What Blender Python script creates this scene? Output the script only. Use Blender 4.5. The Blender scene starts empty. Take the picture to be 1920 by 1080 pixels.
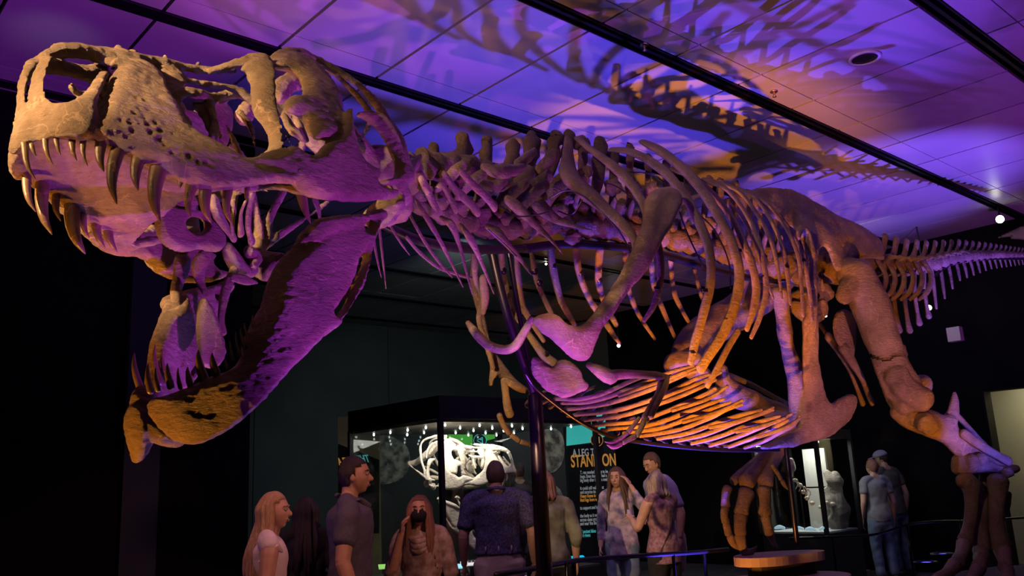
import bpy, bmesh, math, random
import numpy as np
from mathutils import Vector, Matrix, noise
random.seed(7)
SC = bpy.context.scene
COL = SC.collection
# ------------------------------------------------------------------ camera
FPX = 1641.6
PITCH, ROLL, YAW = 0.22285, -0.04845, 0.83704
CAMH, CEIL = 1.5, 4.85
def V(*a): return np.array(a, float)
_F = V(0, math.cos(PITCH), math.sin(PITCH)); _R0 = V(1, 0, 0); _U0 = np.cross(_R0, _F)
_R = math.cos(ROLL)*_R0 + math.sin(ROLL)*_U0
_U = -math.sin(ROLL)*_R0 + math.cos(ROLL)*_U0
CAM = V(0, 0, CAMH)
cd = bpy.data.cameras.new('camera'); cam = bpy.data.objects.new('camera', cd); COL.objects.link(cam)
cd.sensor_width = 36; cd.lens = FPX/1920*36; cd.clip_start = .05; cd.clip_end = 200
cam.matrix_world = Matrix(((_R[0], _U[0], -_F[0], 0), (_R[1], _U[1], -_F[1], 0), (_R[2], _U[2], -_F[2], CAMH), (0, 0, 0, 1)))
SC.camera = cam
# ------------------------------------------------------------------ world, exposure, lights
w = bpy.data.worlds.new('world'); SC.world = w; w.use_nodes = True
w.node_tree.nodes['Background'].inputs[0].default_value = (.012, .012, .02, 1)
w.node_tree.nodes['Background'].inputs[1].default_value = .3
SC.view_settings.view_transform = 'Standard'; SC.view_settings.look = 'None'
SC.view_settings.gamma = 1; SC.view_settings.use_curve_mapping = False
SC.view_settings.exposure = 0.0
def lamp(name, kind, loc, aim, color, power, size=.05, angle=60, blend=.6, sy=None):
    d = bpy.data.lights.new(name, kind); d.color = color; d.energy = power
    if kind == 'SPOT': d.spot_size = math.radians(angle); d.spot_blend = blend; d.shadow_soft_size = size
    elif kind == 'AREA':
        d.size = size
        if sy: d.shape = 'RECTANGLE'; d.size_y = sy
    else: d.shadow_soft_size = size
    o = bpy.data.objects.new(name, d); COL.objects.link(o); o.location = loc
    o.rotation_euler = (Vector(aim)-Vector(loc)).to_track_quat('-Z', 'Y').to_euler()
    return o
BLUE = (.13, .10, 1.0); VIO = (.42, .10, 1.0); MAG = (.62, .07, .75); ORA = (1.0, .36, .045); PEA = (1.0, .60, .28)
# ceiling-washing floor spots (they throw the rib shadows)
lamp('violet_floor_spot', 'SPOT', (1.45, 7.1, .3), (1.1, 7.0, 4.85), (.10, .06, 1), 1050, .015, 76, .6)
lamp('violet_floor_spot', 'SPOT', (-.7, 4.6, .5), (2.6, 5.7, 4.85), (.30, .045, 1), 520, .02, 46, .7)
lamp('violet_floor_spot', 'SPOT', (4.7, 5.4, .5), (4.6, 6.5, 4.85), (.42, .045, .95), 230, .02, 68, .8)
lamp('magenta_floor_spot', 'SPOT', (6.3, 8.2, .5), (6.6, 10.2, 4.85), (.50, .05, .8), 200, .06, 100, .9)
lamp('orange_floor_spot', 'SPOT', (1.9, 5.6, .45), (1.8, 6.6, 4.85), (1, .22, .03), 25, .04, 110, .9)
lamp('magenta_floor_spot', 'SPOT', (-2.6, 5.4, .5), (-1.2, 5.6, 4.85), (.25, .06, .9), 28, .05, 110, .9)
# skull
lamp('peach_key_spot', 'SPOT', (-2.7, .0, 3.3), (-1.35, 2.5, 2.72), PEA, 2562, .04, 22, .8)
lamp('orange_floor_spot', 'SPOT', (-1.9, 1.9, .4), (-1.2, 2.85, 2.0), (1, .38, .05), 256, .04, 50, .5)
lamp('purple_floor_spot', 'SPOT', (1.15, 2.45, .3), (-.55, 3.2, 2.3), (.52, .05, 1), 683, .02, 44, .4)
lamp('blue_floor_spot', 'SPOT', (-.2, 4.0, .4), (-.8, 3.1, 2.8), BLUE, 146, .04, 70, .5)
lamp('orange_floor_spot', 'SPOT', (-1.5, 4.2, .4), (-1.0, 3.4, 2.8), ORA, 146, .04, 70, .5)
lamp('orange_floor_spot', 'SPOT', (-1.35, 2.95, .6), (-1.35, 2.85, 2.6), (1, .36, .04), 45, .03, 34, .6)
# trunk
lamp('blue_floor_spot', 'SPOT', (-1.0, 3.9, .5), (0, 4.8, 3.1), (.14, .1, 1), 207, .03, 40, .5)
lamp('orange_floor_spot', 'SPOT', (.7, 5.7, .4), (.1, 4.9, 3.1), ORA, 146, .03, 60, .5)
lamp('orange_floor_spot', 'SPOT', (1.0, 4.3, .45), (1.35, 6.1, 2.15), (1, .30, .02), 1525, .03, 42, .6)
lamp('purple_floor_spot', 'SPOT', (.75, 4.3, .3), (.0, 4.85, 3.1), (.58, .07, .95), 403, .02, 40, .4)
lamp('magenta_floor_spot', 'SPOT', (.2, 3.4, .5), (.35, 5.2, 2.2), (.8, .09, .6), 195, .03, 22, .4)
lamp('blue_floor_spot', 'SPOT', (3.4, 5.6, .45), (2.2, 7.2, 2.9), BLUE, 159, .04, 60, .6)
lamp('orange_floor_spot', 'SPOT', (3.3, 4.6, .5), (3.1, 7.3, 2.1), (1, .32, .03), 525, .04, 38, .5)
lamp('peach_key_spot', 'SPOT', (-1.8, 1.6, 4.3), (1.7, 6.2, 3.3), (1, .60, .34), 329, .04, 44, .8)
lamp('peach_key_spot', 'SPOT', (.8, -.6, 3.2), (-.9, 3.0, 2.9), (1, .55, .36), 41, .05, 40, .8)
lamp('blue_floor_spot', 'SPOT', (5.2, 7.2, .5), (4.75, 9.2, 3.3), (.2, .09, 1), 1830, .03, 44, .6)
lamp('blue_floor_spot', 'SPOT', (4.4, 5.4, .9), (3.95, 7.6, 1.85), (.13, .09, 1), 683, .03, 22, .4)
lamp('orange_floor_spot', 'SPOT', (1.1, 6.4, .5), (1.95, 7.4, 1.2), ORA, 73, .03, 50, .5)
lamp('peach_key_spot', 'SPOT', (-2.0, 1.2, 4.2), (2.9, 7.3, 3.3), (1, .62, .40), 317, .03, 18, .8)
# gallery down-lights on the visitors
lamp('gallery_wash', 'SPOT', (-2.3, 3.6, 4.3), (-1.2, 5.4, 1.2), (1, .42, .38), 170, .1, 44, .6)
lamp('gallery_wash', 'SPOT', (1.2, 3.6, 2.7), (-1.0, 5.5, 1.35), (1, .40, .26), 130, .06, 40, .6)
lamp('gallery_wash', 'SPOT', (.9, 7.7, 4.5), (1.1, 9.2, 1.1), (.9, .5, .75), 130, .1, 60, .6)
lamp('gallery_wash', 'SPOT', (-.9, 5.9, 4.5), (-.1, 7.5, 1.1), (.8, .45, .8), 130, .1, 46, .6)
lamp('gallery_wash', 'AREA', (4.6, 11.2, 4.6), (5.5, 13, .8), (.8, .82, 1), 14, .6)
lamp('added_mural_fill', 'SPOT', (.5, 12.2, 4.6), (.2, 13.2, 1.9), (1, .95, .85), 70, .1, 80, .8)  # added fill, brightens the skull print on the unlit mural board
lamp('wall_washer', 'SPOT', (-.6, 11.5, 4.7), (-.9, 14.5, 2.8), (.75, 1, .95), 170, .2, 110, 1)

# ------------------------------------------------------------------ geometry helpers
def unit(v): v = np.asarray(v, float); return v/np.linalg.norm(v)
def ray(px, py): return _F + (px-960)/FPX*_R + (540-py)/FPX*_U
def at(px, py, depth): return CAM + ray(px, py)*depth
def floor_xy(px, py, depth):
    p = at(px, py, depth); return p[0], p[1]
class Frame:
    def __init__(s, O, yaw, roll=0.):
        s.O = V(O[0], O[1], 0) if len(O) == 2 else V(*O)
        f = V(math.sin(yaw), math.cos(yaw), 0); n = V(math.cos(yaw), -math.sin(yaw), 0)
        s.N = unit(math.cos(roll)*n + math.sin(roll)*V(0, 0, 1)); s.A = f
    def t(s, px, py, l=0.):
        d = ray(px, py); return (l-(CAM-s.O)@s.N)/(d@s.N)
    def P(s, px, py, l=0.): return CAM+ray(px, py)*s.t(px, py, l)
    def mirror(s, v):
        v = np.asarray(v, float); k = (v-s.O)@s.N
        return v-2*np.outer(k, s.N)
class Geo:
    def __init__(s): s.v = []; s.f = []; s.n = 0
    def add(s, v, f):
        v = np.asarray(v, float).reshape(-1, 3)
        s.v.append(v); s.f += [tuple(i+s.n for i in q) for q in f]; s.n += len(v); return s
    def join(s, g): return s.add(g.verts(), g.f)
    def verts(s): return np.concatenate(s.v) if s.v else np.zeros((0, 3))
    def mirrored(s, fr):
        g = Geo(); g.add(fr.mirror(s.verts()), [q[::-1] for q in s.f]); return g
def catmull(P, n):
    P = np.asarray(P, float); m = len(P)
    if m == 2:
        t = np.linspace(0, 1, n)[:, None]; return P[0]*(1-t)+P[1]*t
    Q = np.vstack([2*P[0]-P[1], P, 2*P[-1]-P[-2]])
    out = []
    for t in np.linspace(0, m-1-1e-9, n):
        i = int(t); u = t-i; a, b, c, d = Q[i:i+4]
        out.append(.5*((2*b)+(-a+c)*u+(2*a-5*b+4*c-d)*u*u+(-a+3*b-3*c+d)*u**3))
    return np.array(out)
def tube3(P, r, seg=10, step=None, flat=1., ref=None, rough=0., seed=0., cap=True, n=None, fsc=14.):
    """round or flattened tapering tube through 3-D points P with radii r (m)"""
    P = np.asarray(P, float); r = np.asarray(r, float)
    L = np.linalg.norm(np.diff(P, axis=0), axis=1).sum()
    if n is None: n = int(max(4, min(60, L/(step or max(.012, r.max()*.7)))))
    C = catmull(np.hstack([P, r[:, None]]), n); pts = C[:, :3]; rr = np.maximum(C[:, 3], 1e-4)
    T = np.gradient(pts, axis=0); T /= np.linalg.norm(T, axis=1)[:, None]+1e-12
    ref = V(.3, -.8, .5) if ref is None else np.asarray(ref, float)
    if cap:
        pts = np.vstack([pts[0]-T[0]*rr[0]*.55, pts[0]-T[0]*rr[0]*.35, pts, pts[-1]+T[-1]*rr[-1]*.35, pts[-1]+T[-1]*rr[-1]*.55])
        T = np.vstack([T[0], T[0], T, T[-1], T[-1]]); rr = np.concatenate([[rr[0]*.35, rr[0]*.75], rr, [rr[-1]*.75, rr[-1]*.35]])
    V_ = []; a = np.linspace(0, 2*math.pi, seg, endpoint=False); ca, sa = np.cos(a), np.sin(a)
    for i, (p, t) in enumerate(zip(pts, T)):
        e = ref-(ref@t)*t
        if np.linalg.norm(e) < 1e-3: e = np.cross(t, V(1, 0, 0))
        e = unit(e); b = np.cross(t, e)          # e = towards ref (flattened axis), b = width axis
        ring = p+rr[i]*(flat*np.outer(ca, e)+np.outer(sa, b))
        if rough:
            for k in range(seg):
                q = ring[k]; h = noise.noise(Vector((q[0]*fsc+seed, q[1]*fsc, q[2]*fsc)))
                ring[k] = p+(q-p)*(1+rough*h)
        V_.append(ring)
    m = len(pts); F = []
    for i in range(m-1):
        for k in range(seg):
            k2 = (k+1) % seg; F.append((i*seg+k, i*seg+k2, (i+1)*seg+k2, (i+1)*seg+k))
    F.append(tuple(range(seg))[::-1]); F.append(tuple((m-1)*seg+k for k in range(seg)))
    g = Geo(); g.add(np.concatenate(V_), F); return g
def ptube(fr, pts, flat=1., seg=10, rough=.12, seed=0., ref=None, step=None, cap=True):
    """pts: (px, py, lateral, radius_px)"""
    P = [fr.P(p[0], p[1], p[2]) for p in pts]; r = [p[3]*fr.t(p[0], p[1], p[2])/FPX for p in pts]
    return tube3(P, r, seg, step, flat, fr.N if ref is None else ref, rough, seed, cap)
def ell(c, rx, ry, rz, nu=14, nv=9, M=None, rough=0., seed=0., fsc=10.):
    vs = []; F = []
    for j in range(nv+1):
        th = math.pi*j/nv
        for i in range(nu):
            ph = 2*math.pi*i/nu; d = V(math.sin(th)*math.cos(ph), math.sin(th)*math.sin(ph), math.cos(th))
            k = 1+rough*noise.noise(Vector(d*1.7)+Vector((seed, seed*1.3, 0))) if rough else 1
            vs.append(V(rx, ry, rz)*d*k)
    vs = np.array(vs)
    if M is not None: vs = vs@np.asarray(M).T
    vs += np.asarray(c)
    for j in range(nv):
        for i in range(nu):
            i2 = (i+1) % nu; F.append((j*nu+i, (j+1)*nu+i, (j+1)*nu+i2, j*nu+i2))
    g = Geo(); g.add(vs, F); return g
def pell(fr, px, py, l, rpx, rl=None, rough=.25, seed=0., nu=14, nv=9):
    r = rpx*fr.t(px, py, l)/FPX
    M = np.array([fr.A, fr.N, V(0, 0, 1)]).T
    return ell(fr.P(px, py, l), r, rl or r, r, nu, nv, M, rough, seed)
def box3(c, ex, ey, ez, hx, hy, hz):
    c = np.asarray(c, float); ex, ey, ez = map(lambda e: np.asarray(e, float), (ex, ey, ez)); v = []
    for sz in (-1, 1):
        for sx, sy in ((-1, -1), (1, -1), (1, 1), (-1, 1)): v.append(c+ex*hx*sx+ey*hy*sy+ez*hz*sz)
    F = [(3, 2, 1, 0), (4, 5, 6, 7), (0, 1, 5, 4), (1, 2, 6, 5), (2, 3, 7, 6), (3, 0, 4, 7)]
    if np.cross(ex, ey)@ez < 0: F = [f[::-1] for f in F]
    g = Geo(); g.add(v, F); return g
def polydist(poly, X, Y):
    """signed distance (inside > 0) and nearest point"""
    P = np.asarray(poly, float); n = len(P); D = np.full(X.shape, 1e9); NX = np.zeros(X.shape); NY = np.zeros(X.shape); ins = np.zeros(X.shape, bool)
    for i in range(n):
        ax, ay = P[i]; bx, by = P[(i+1) % n]; dx, dy = bx-ax, by-ay
        t = np.clip(((X-ax)*dx+(Y-ay)*dy)/(dx*dx+dy*dy+1e-12), 0, 1); qx, qy = ax+t*dx, ay+t*dy
        d = np.hypot(X-qx, Y-qy); m = d < D; D[m] = d[m]; NX[m] = qx[m]; NY[m] = qy[m]
        if ay != by:
            c = ((ay > Y) != (by > Y)) & (X < (bx-ax)*(Y-ay)/(by-ay)+ax); ins ^= c
    return np.where(ins, D, -D), NX, NY
def smooth_poly(poly, it=1):
    P = [tuple(p) for p in poly]
    for _ in range(it):
        Q = []
        for i in range(len(P)):
            a, b = P[i], P[(i+1) % len(P)]
            Q += [(a[0]*.75+b[0]*.25, a[1]*.75+b[1]*.25), (a[0]*.25+b[0]*.75, a[1]*.25+b[1]*.75)]
        P = Q
    return P
def plate(fr, poly, lat, th, step=5., edge=None, holes=(), sm=1, th_back=None):
    """pillow-shaped bone plate drawn in the frame's plane; lat = lateral value or function (px, py); th = half thickness (m)"""
    poly = smooth_poly(poly, sm) if sm else poly
    P = np.asarray(poly); x0, y0 = P.min(0)-step; x1, y1 = P.max(0)+step
    xs = np.arange(x0, x1+step, step); ys = np.arange(y0, y1+step, step); X, Y = np.meshgrid(xs, ys)
    D, NX, NY = polydist(poly, X, Y)
    for h in holes:
        d, hx, hy = polydist(smooth_poly(h, 1), X, Y); d = -d; m = d < D; D[m] = d[m]; NX[m] = hx[m]; NY[m] = hy[m]
    inc = D > -step*.5; sn = inc & (D < step*.5)
    X = np.where(sn, NX, X); Y = np.where(sn, NY, Y); D = np.where(sn, 0, D)
    edge = edge or 12.
    k = np.clip(D/edge, 0, 1); tt = th*np.sqrt(np.clip(1-(1-k)**2, 0, 1))
    fid = {}; bid = {}; vs = []
    for j in range(X.shape[0]):
        for i in range(X.shape[1]):
            if not inc[j, i]: continue
            l = lat(X[j, i], Y[j, i]) if callable(lat) else lat
            c = fr.P(X[j, i], Y[j, i], l)
            if sn[j, i]: fid[j, i] = bid[j, i] = len(vs); vs.append(c)
            else:
                fid[j, i] = len(vs); vs.append(c+fr.N*tt[j, i]); bid[j, i] = len(vs); vs.append(c-fr.N*(tt[j, i] if th_back is None else th_back*tt[j, i]/th))
    F = []; edges = {}
    for j in range(X.shape[0]-1):
        for i in range(X.shape[1]-1):
            q = [a_ for a_ in ((j, i), (j, i+1), (j+1, i+1), (j+1, i)) if a_ in fid]
            if len(q) > 2:
                a = [fid[k_] for k_ in q]; b = [bid[k_] for k_ in q]
                if a == b: continue
                F.append(tuple(a)); F.append(tuple(b[::-1]))
                for u_, v_ in zip(q, q[1:]+q[:1]): edges[u_, v_] = 1
    for (u_, v_) in edges:                      # close the rim
        if (v_, u_) in edges: continue
        l_ = [fid[v_], fid[u_], bid[u_], bid[v_]]; l2 = [x_ for n_, x_ in enumerate(l_) if x_ not in l_[:n_]]
        if len(l2) > 2: F.append(tuple(l2))
    g = Geo(); g.add(vs, F); return g
def lerpf(xs, ys): return lambda x, y=0: float(np.interp(x, xs, ys))

# ------------------------------------------------------------------ object helpers
def mesh_of(name, g, smooth=True):
    me = bpy.data.meshes.new(name)
    me.from_pydata([tuple(v) for v in g.verts()], [], g.f); me.update()
    if smooth: me.polygons.foreach_set('use_smooth', [True]*len(me.polygons))
    return me
def obj(name, g, mat, parent=None, smooth=True, base=(0, 0, 0), label=None):
    """mesh object; geometry given in world coordinates, base = world origin of the thing it belongs to"""
    if isinstance(g, Geo):
        g2 = Geo(); g2.add(g.verts()-np.asarray(base), g.f); me = mesh_of(name, g2, smooth)
    else: me = g
    if mat is not None and not me.materials: me.materials.append(mat)
    o = bpy.data.objects.new(name, me); COL.objects.link(o)
    if parent is not None: o.parent = parent
    else: o.location = base
    if label: o['label'] = label
    return o
def tag(o, label=None, cat=None, group=None, kind=None):
    if label: o['label'] = label
    if cat: o['category'] = cat
    if group: o['group'] = group
    if kind: o['kind'] = kind
    return o
def thing(name, loc, label, cat, group=None, rz=0.):
    o = bpy.data.objects.new(name, None); COL.objects.link(o); o.location = loc; o.rotation_euler = (0, 0, rz)
    o.empty_display_size = .1
    return tag(o, label, cat, group)
def remesh(g, vox, smooth=2, rough=0., fsc=10., pits=(), fine=0.):
    """fuse overlapping solids into one skin"""
    me = mesh_of('tmp', g); o = bpy.data.objects.new('tmp', me); COL.objects.link(o)
    m = o.modifiers.new('r', 'REMESH'); m.mode = 'VOXEL'; m.voxel_size = vox; m.adaptivity = 0
    if smooth: s = o.modifiers.new('s', 'SMOOTH'); s.iterations = smooth; s.factor = .5
    dg = bpy.context.evaluated_depsgraph_get(); me2 = bpy.data.meshes.new_from_object(o.evaluated_get(dg))
    bpy.data.objects.remove(o); bpy.data.meshes.remove(me)
    n = len(me2.vertices); co = np.empty(n*3); me2.vertices.foreach_get('co', co); co = co.reshape(-1, 3)
    if rough or len(pits) or fine:
        no = np.empty(n*3); me2.vertices.foreach_get('normal', no); no = no.reshape(-1, 3); h = np.zeros(n)
        if rough:
            h += rough*np.array([noise.noise(Vector(c)*fsc) for c in co])
        if fine:
            h += fine*np.array([noise.noise(Vector((c[0]*45, c[1]*45, c[2]*90))) for c in co])
        for (c, r, d) in pits:
            q = np.linalg.norm(co-c, axis=1)/r; m_ = q < 1.3
            h[m_] -= d*np.clip(1-q[m_]**2, -.12, 1)
        co += no*h[:, None]
    out = Geo(); F = [tuple(p.vertices) for p in me2.polygons]; out.add(co, F); bpy.data.meshes.remove(me2)
    return out
# ------------------------------------------------------------------ materials
MATS = {}
def nodes(name):
    m = bpy.data.materials.new(name); m.use_nodes = True; nt = m.node_tree
    return m, nt, nt.nodes['Principled BSDF']
def mat(name, col, rough=.6, metal=0., bump=0., bscale=20., col2=None, cscale=6., spec=.4, emit=None, es=1., detail=4, stretch=None, alpha=None, coat=0.):
    if name in MATS: return MATS[name]
    m, nt, b = nodes(name); N, Lk = nt.nodes, nt.links
    b.inputs['Base Color'].default_value = (*col, 1); b.inputs['Roughness'].default_value = rough
    b.inputs['Metallic'].default_value = metal; b.inputs['Specular IOR Level'].default_value = spec
    if coat: b.inputs['Coat Weight'].default_value = coat; b.inputs['Coat Roughness'].default_value = .25
    if bump or col2:
        tc = N.new('ShaderNodeTexCoord'); mp = N.new('ShaderNodeMapping'); Lk.new(tc.outputs['Object'], mp.inputs[0])
        if stretch: mp.inputs['Scale'].default_value = stretch
    if col2:
        nz = N.new('ShaderNodeTexNoise'); nz.inputs['Scale'].default_value = cscale; nz.inputs['Detail'].default_value = detail
        Lk.new(mp.outputs[0], nz.inputs['Vector'])
        cr = N.new('ShaderNodeValToRGB'); cr.color_ramp.elements[0].position = .36; cr.color_ramp.elements[1].position = .64
        cr.color_ramp.elements[0].color = (*col, 1); cr.color_ramp.elements[1].color = (*col2, 1)
        Lk.new(nz.outputs['Fac'], cr.inputs[0]); Lk.new(cr.outputs[0], b.inputs['Base Color'])
    if bump:
        n2 = N.new('ShaderNodeTexNoise'); n2.inputs['Scale'].default_value = bscale; n2.inputs['Detail'].default_value = 6
        n2.inputs['Roughness'].default_value = .65
        Lk.new(mp.outputs[0], n2.inputs['Vector'])
        bp = N.new('ShaderNodeBump'); bp.inputs['Strength'].default_value = bump; bp.inputs['Distance'].default_value = .02
        Lk.new(n2.outputs['Fac'], bp.inputs['Height']); Lk.new(bp.outputs[0], b.inputs['Normal'])
    if emit: b.inputs['Emission Color'].default_value = (*emit, 1); b.inputs['Emission Strength'].default_value = es
    MATS[name] = m; return m
def bone_mat(name, ca, cb, rough, bump):
    """fossil bone: mottled colour, fibrous grain, fine cracks"""
    m, nt, b = nodes(name); N, Lk = nt.nodes, nt.links
    tc = N.new('ShaderNodeTexCoord')
    nz = N.new('ShaderNodeTexNoise'); nz.inputs['Scale'].default_value = 4.5; nz.inputs['Detail'].default_value = 8; nz.inputs['Roughness'].default_value = .65
    Lk.new(tc.outputs['Object'], nz.inputs['Vector'])
    cr = N.new('ShaderNodeValToRGB'); e = cr.color_ramp.elements; e[0].position = .33; e[1].position = .68; e[0].color = (*ca, 1); e[1].color = (*cb, 1)
    Lk.new(nz.outputs['Fac'], cr.inputs[0])
    vo = N.new('ShaderNodeTexVoronoi'); vo.feature = 'DISTANCE_TO_EDGE'; vo.inputs['Scale'].default_value = 5.
    nv = N.new('ShaderNodeTexNoise'); nv.inputs['Scale'].default_value = 3; nv.inputs['Detail'].default_value = 5
    ad = N.new('ShaderNodeVectorMath'); ad.operation = 'ADD'; sc = N.new('ShaderNodeVectorMath'); sc.operation = 'SCALE'; sc.inputs['Scale'].default_value = .5
    Lk.new(tc.outputs['Object'], nv.inputs['Vector']); Lk.new(nv.outputs['Color'], sc.inputs[0]); Lk.new(tc.outputs['Object'], ad.inputs[0]); Lk.new(sc.outputs[0], ad.inputs[1]); Lk.new(ad.outputs[0], vo.inputs['Vector'])
    ck = N.new('ShaderNodeMath'); ck.operation = 'LESS_THAN'; ck.inputs[1].default_value = .008; Lk.new(vo.outputs['Distance'], ck.inputs[0])
    mx = N.new('ShaderNodeMix'); mx.data_type = 'RGBA'; mx.inputs[7].default_value = (cb[0]*1.6, cb[1]*1.5, cb[2]*1.4, 1)
    ck2 = N.new('ShaderNodeMath'); ck2.operation = 'MULTIPLY'; ck2.inputs[1].default_value = .5; Lk.new(ck.outputs[0], ck2.inputs[0])
    Lk.new(ck2.outputs[0], mx.inputs[0]); Lk.new(cr.outputs[0], mx.inputs[6]); Lk.new(mx.outputs[2], b.inputs['Base Color'])
    mp = N.new('ShaderNodeMapping'); mp.inputs['Scale'].default_value = (1, 1, 2.2); Lk.new(tc.outputs['Object'], mp.inputs[0])
    n2 = N.new('ShaderNodeTexNoise'); n2.inputs['Scale'].default_value = 26; n2.inputs['Detail'].default_value = 9; n2.inputs['Roughness'].default_value = .7
    Lk.new(mp.outputs[0], n2.inputs['Vector'])
    bp = N.new('ShaderNodeBump'); bp.inputs['Strength'].default_value = bump; bp.inputs['Distance'].default_value = .02
    Lk.new(n2.outputs['Fac'], bp.inputs['Height']); Lk.new(bp.outputs[0], b.inputs['Normal'])
    b.inputs['Roughness'].default_value = rough; b.inputs['Specular IOR Level'].default_value = .6
    MATS[name] = m; return m
BONE = bone_mat('fossil_bone', (.105, .066, .040), (.29, .205, .14), .38, 1.0)
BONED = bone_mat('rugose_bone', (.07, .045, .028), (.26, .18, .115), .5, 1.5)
TOOTH = bone_mat('tooth_enamel', (.07, .045, .028), (.20, .13, .07), .28, .2)
CAST = bone_mat('white_cast', (.46, .38, .30), (.66, .58, .48), .6, .7)
CASTT = mat('cast_tooth', (.55, .42, .30), .5)
STEEL = mat('dark_steel', (.06, .05, .07), .32, .9)
BLACK = mat('black_paint', (.012, .012, .014), .55)
# ------------------------------------------------------------------ the room
SY, CY = math.sin(YAW), math.cos(YAW)
E1 = V(SY, CY, 0); E2 = V(CY, -SY, 0); EZ = V(0, 0, 1)
def RC(u, v, z=0.): return E1*u+E2*v+EZ*z
def rbox(u0, u1, v0, v1, z0, z1): return box3(RC((u0+u1)/2, (v0+v1)/2, (z0+z1)/2), E1, E2, EZ, (u1-u0)/2, (v1-v0)/2, (z1-z0)/2)
CEILM = mat('satin_ceiling_panel', (.42, .41, .43), .36, .0, .06, 3., (.50, .48, .50), .8, .6)
SLOT = mat('black_channel', (.01, .01, .012), .5)
WALLG = mat('charcoal_wall', (.075, .085, .085), .8, 0, .1, 40, (.06, .066, .07), 1.2)
WALLB = mat('black_wall', (.005, .005, .006), .9, 0, .05, 30, spec=.08)
WALLT = mat('dark_pilaster', (.018, .03, .034), .7)
FLOORM = mat('dark_carpet', (.035, .033, .036), .9, 0, .3, 60, (.05, .047, .05), 3)
UE, VW = 13.3, -15.0
ceiling = obj('ceiling', rbox(-9.2, UE+.5, -16.6, 6.2, CEIL+.14, CEIL+.24), SLOT, None, False); tag(ceiling, kind='structure')
B0, PER, SEAM0, DS = -4.06, 1.745, 4.577-.874*9, .874
CO = (0, 0, 0)
pm = sm_ = None
for k in range(-7, 5):
    b = B0+PER*k
    for j in range(0, 19):
        u0 = SEAM0+DS*j+.012; u1 = u0+DS-.026
        c1 = RC((u0+u1)/2, b-.685, CEIL+.02); c2 = RC((u0+u1)/2, b+.262, CEIL+.02)
        if pm is None:
            pm = mesh_of('ceiling_panel', box3((0, 0, 0), E1, E2, EZ, (u1-u0)/2, .676, .018), False)
            sm_ = mesh_of('strip_panel', box3((0, 0, 0), E1, E2, EZ, (u1-u0)/2, .112, .018), False)
        if CAM is not None:
            d = np.array([c1[0], c1[1], CEIL-CAMH]); dep = d@_F
            if dep < .5 or abs(d@_R/dep) > 1.0: continue
        o = obj('ceiling_panel', pm, CEILM, ceiling); o.location = tuple(c1)
        o.rotation_euler = (random.uniform(-.0016, .0016), random.uniform(-.0016, .0016), 0)
        o = obj('strip_panel', sm_, CEILM, ceiling); o.location = tuple(c2)
    g = rbox(-2.5, UE, b+.055, b+.085, CEIL+.0, CEIL+.05); g.join(rbox(-2.5, UE, b+.012, b+.024, CEIL-.012, CEIL+.02)); g.join(rbox(-2.5, UE, b+.132, b+.142, CEIL-.012, CEIL+.02))
    obj('track_rail', g, STEEL, ceiling, False)
floor = obj('floor', rbox(-12, UE+6, -16.6, 6, -.1, 0), FLOORM, None, False); tag(floor, kind='structure')
def struct(name, g, m): return tag(obj(name, g, m, None, False), kind='structure')
wf = struct('wall_far', rbox(-12, UE+.2, VW-.2, VW, 0, CEIL+.12), WALLG)
for u in np.arange(4.2, 13.3, 2.9):
    obj('wall_panel', rbox(u, u+2.88, VW-.001, VW+.03, .1, CEIL-.03), WALLG, wf, False)
# end wall with doorway at the right
DU0 = None
p1 = at(1862, 900, 12.1); 
def vat(px): # v on end wall plane for a pixel column near the horizon
    d = ray(px, 880); t = (UE-(CAM@E1))/(d@E1); return float((CAM+d*t)@E2)
vd0, vd1 = vat(1868), vat(1868)+2.0
g = rbox(UE, UE+.25, VW, vd0, 0, CEIL+.12); g.join(rbox(UE, UE+.25, vd1, 6, 0, CEIL+.12)); g.join(rbox(UE, UE+.25, vd0, vd1, 2.50, CEIL+.12))
we = struct('wall_end', g, WALLB)
obj('wall_panel', rbox(UE-.03, UE, VW+.02, VW+3.1, .1, CEIL-.03), WALLG, we, False)
obj('wall_panel', rbox(UE-.03, UE, VW+3.12, VW+6.2, .1, CEIL-.03), WALLB, we, False)
# partition on the left
wl = struct('wall_left', rbox(-9, 3.56, -7.85, -7.6, 0, CEIL+.12), WALLB)
struct('trim_1', rbox(2.45, 2.74, -7.6, -7.54, 0, CEIL+.02), WALLT)
struct('wall_return', rbox(3.32, 3.56, VW, -7.85, 0, CEIL+.12), WALLB)
struct('wall_right', rbox(-9.2, UE, 6, 6.2, 0, CEIL+.12), WALLB)
struct('wall_behind', rbox(-9.2, -9, -7.6, 6, 0, CEIL+.12), WALLB)
# lit passage seen through the doorway
CREAM = mat('cream_plaster', (.55, .52, .38), .8, 0, .1, 12)
struct('wall_passage', rbox(UE+1.55, UE+1.7, vd0-1.2, vd1+1.2, 0, 3.0), CREAM)
struct('trim_2', rbox(UE+.0, UE+.25, vd0-.03, vd0, 0, 2.5), BLACK)
cur = Geo()
CURT = mat('cream_curtain', (.72, .66, .48), .8)
vs = []; F = []
nseg = 60
for i in range(nseg+1):
    v = vd0+.42+1.4*i/nseg; u = UE+1.1+.05*math.sin(i*1.25)
    vs += [RC(u, v, 2.46), RC(u, v, .25)]
for i in range(nseg): F.append((2*i, 2*i+1, 2*i+3, 2*i+2))
cur.add(vs, F)
ct = obj('curtain', cur, CURT); tag(ct, 'cream pleated curtain hanging inside the lit doorway at the right', 'curtain')
md = ct.modifiers.new('s', 'SOLIDIFY'); md.thickness = .01
lamp('passage_lamp', 'AREA', tuple(RC(UE+.9, vd0+.5, 2.9)), tuple(RC(UE+1.0, vd0+.6, 0)), (1, .93, .66), 13, .6)
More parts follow.
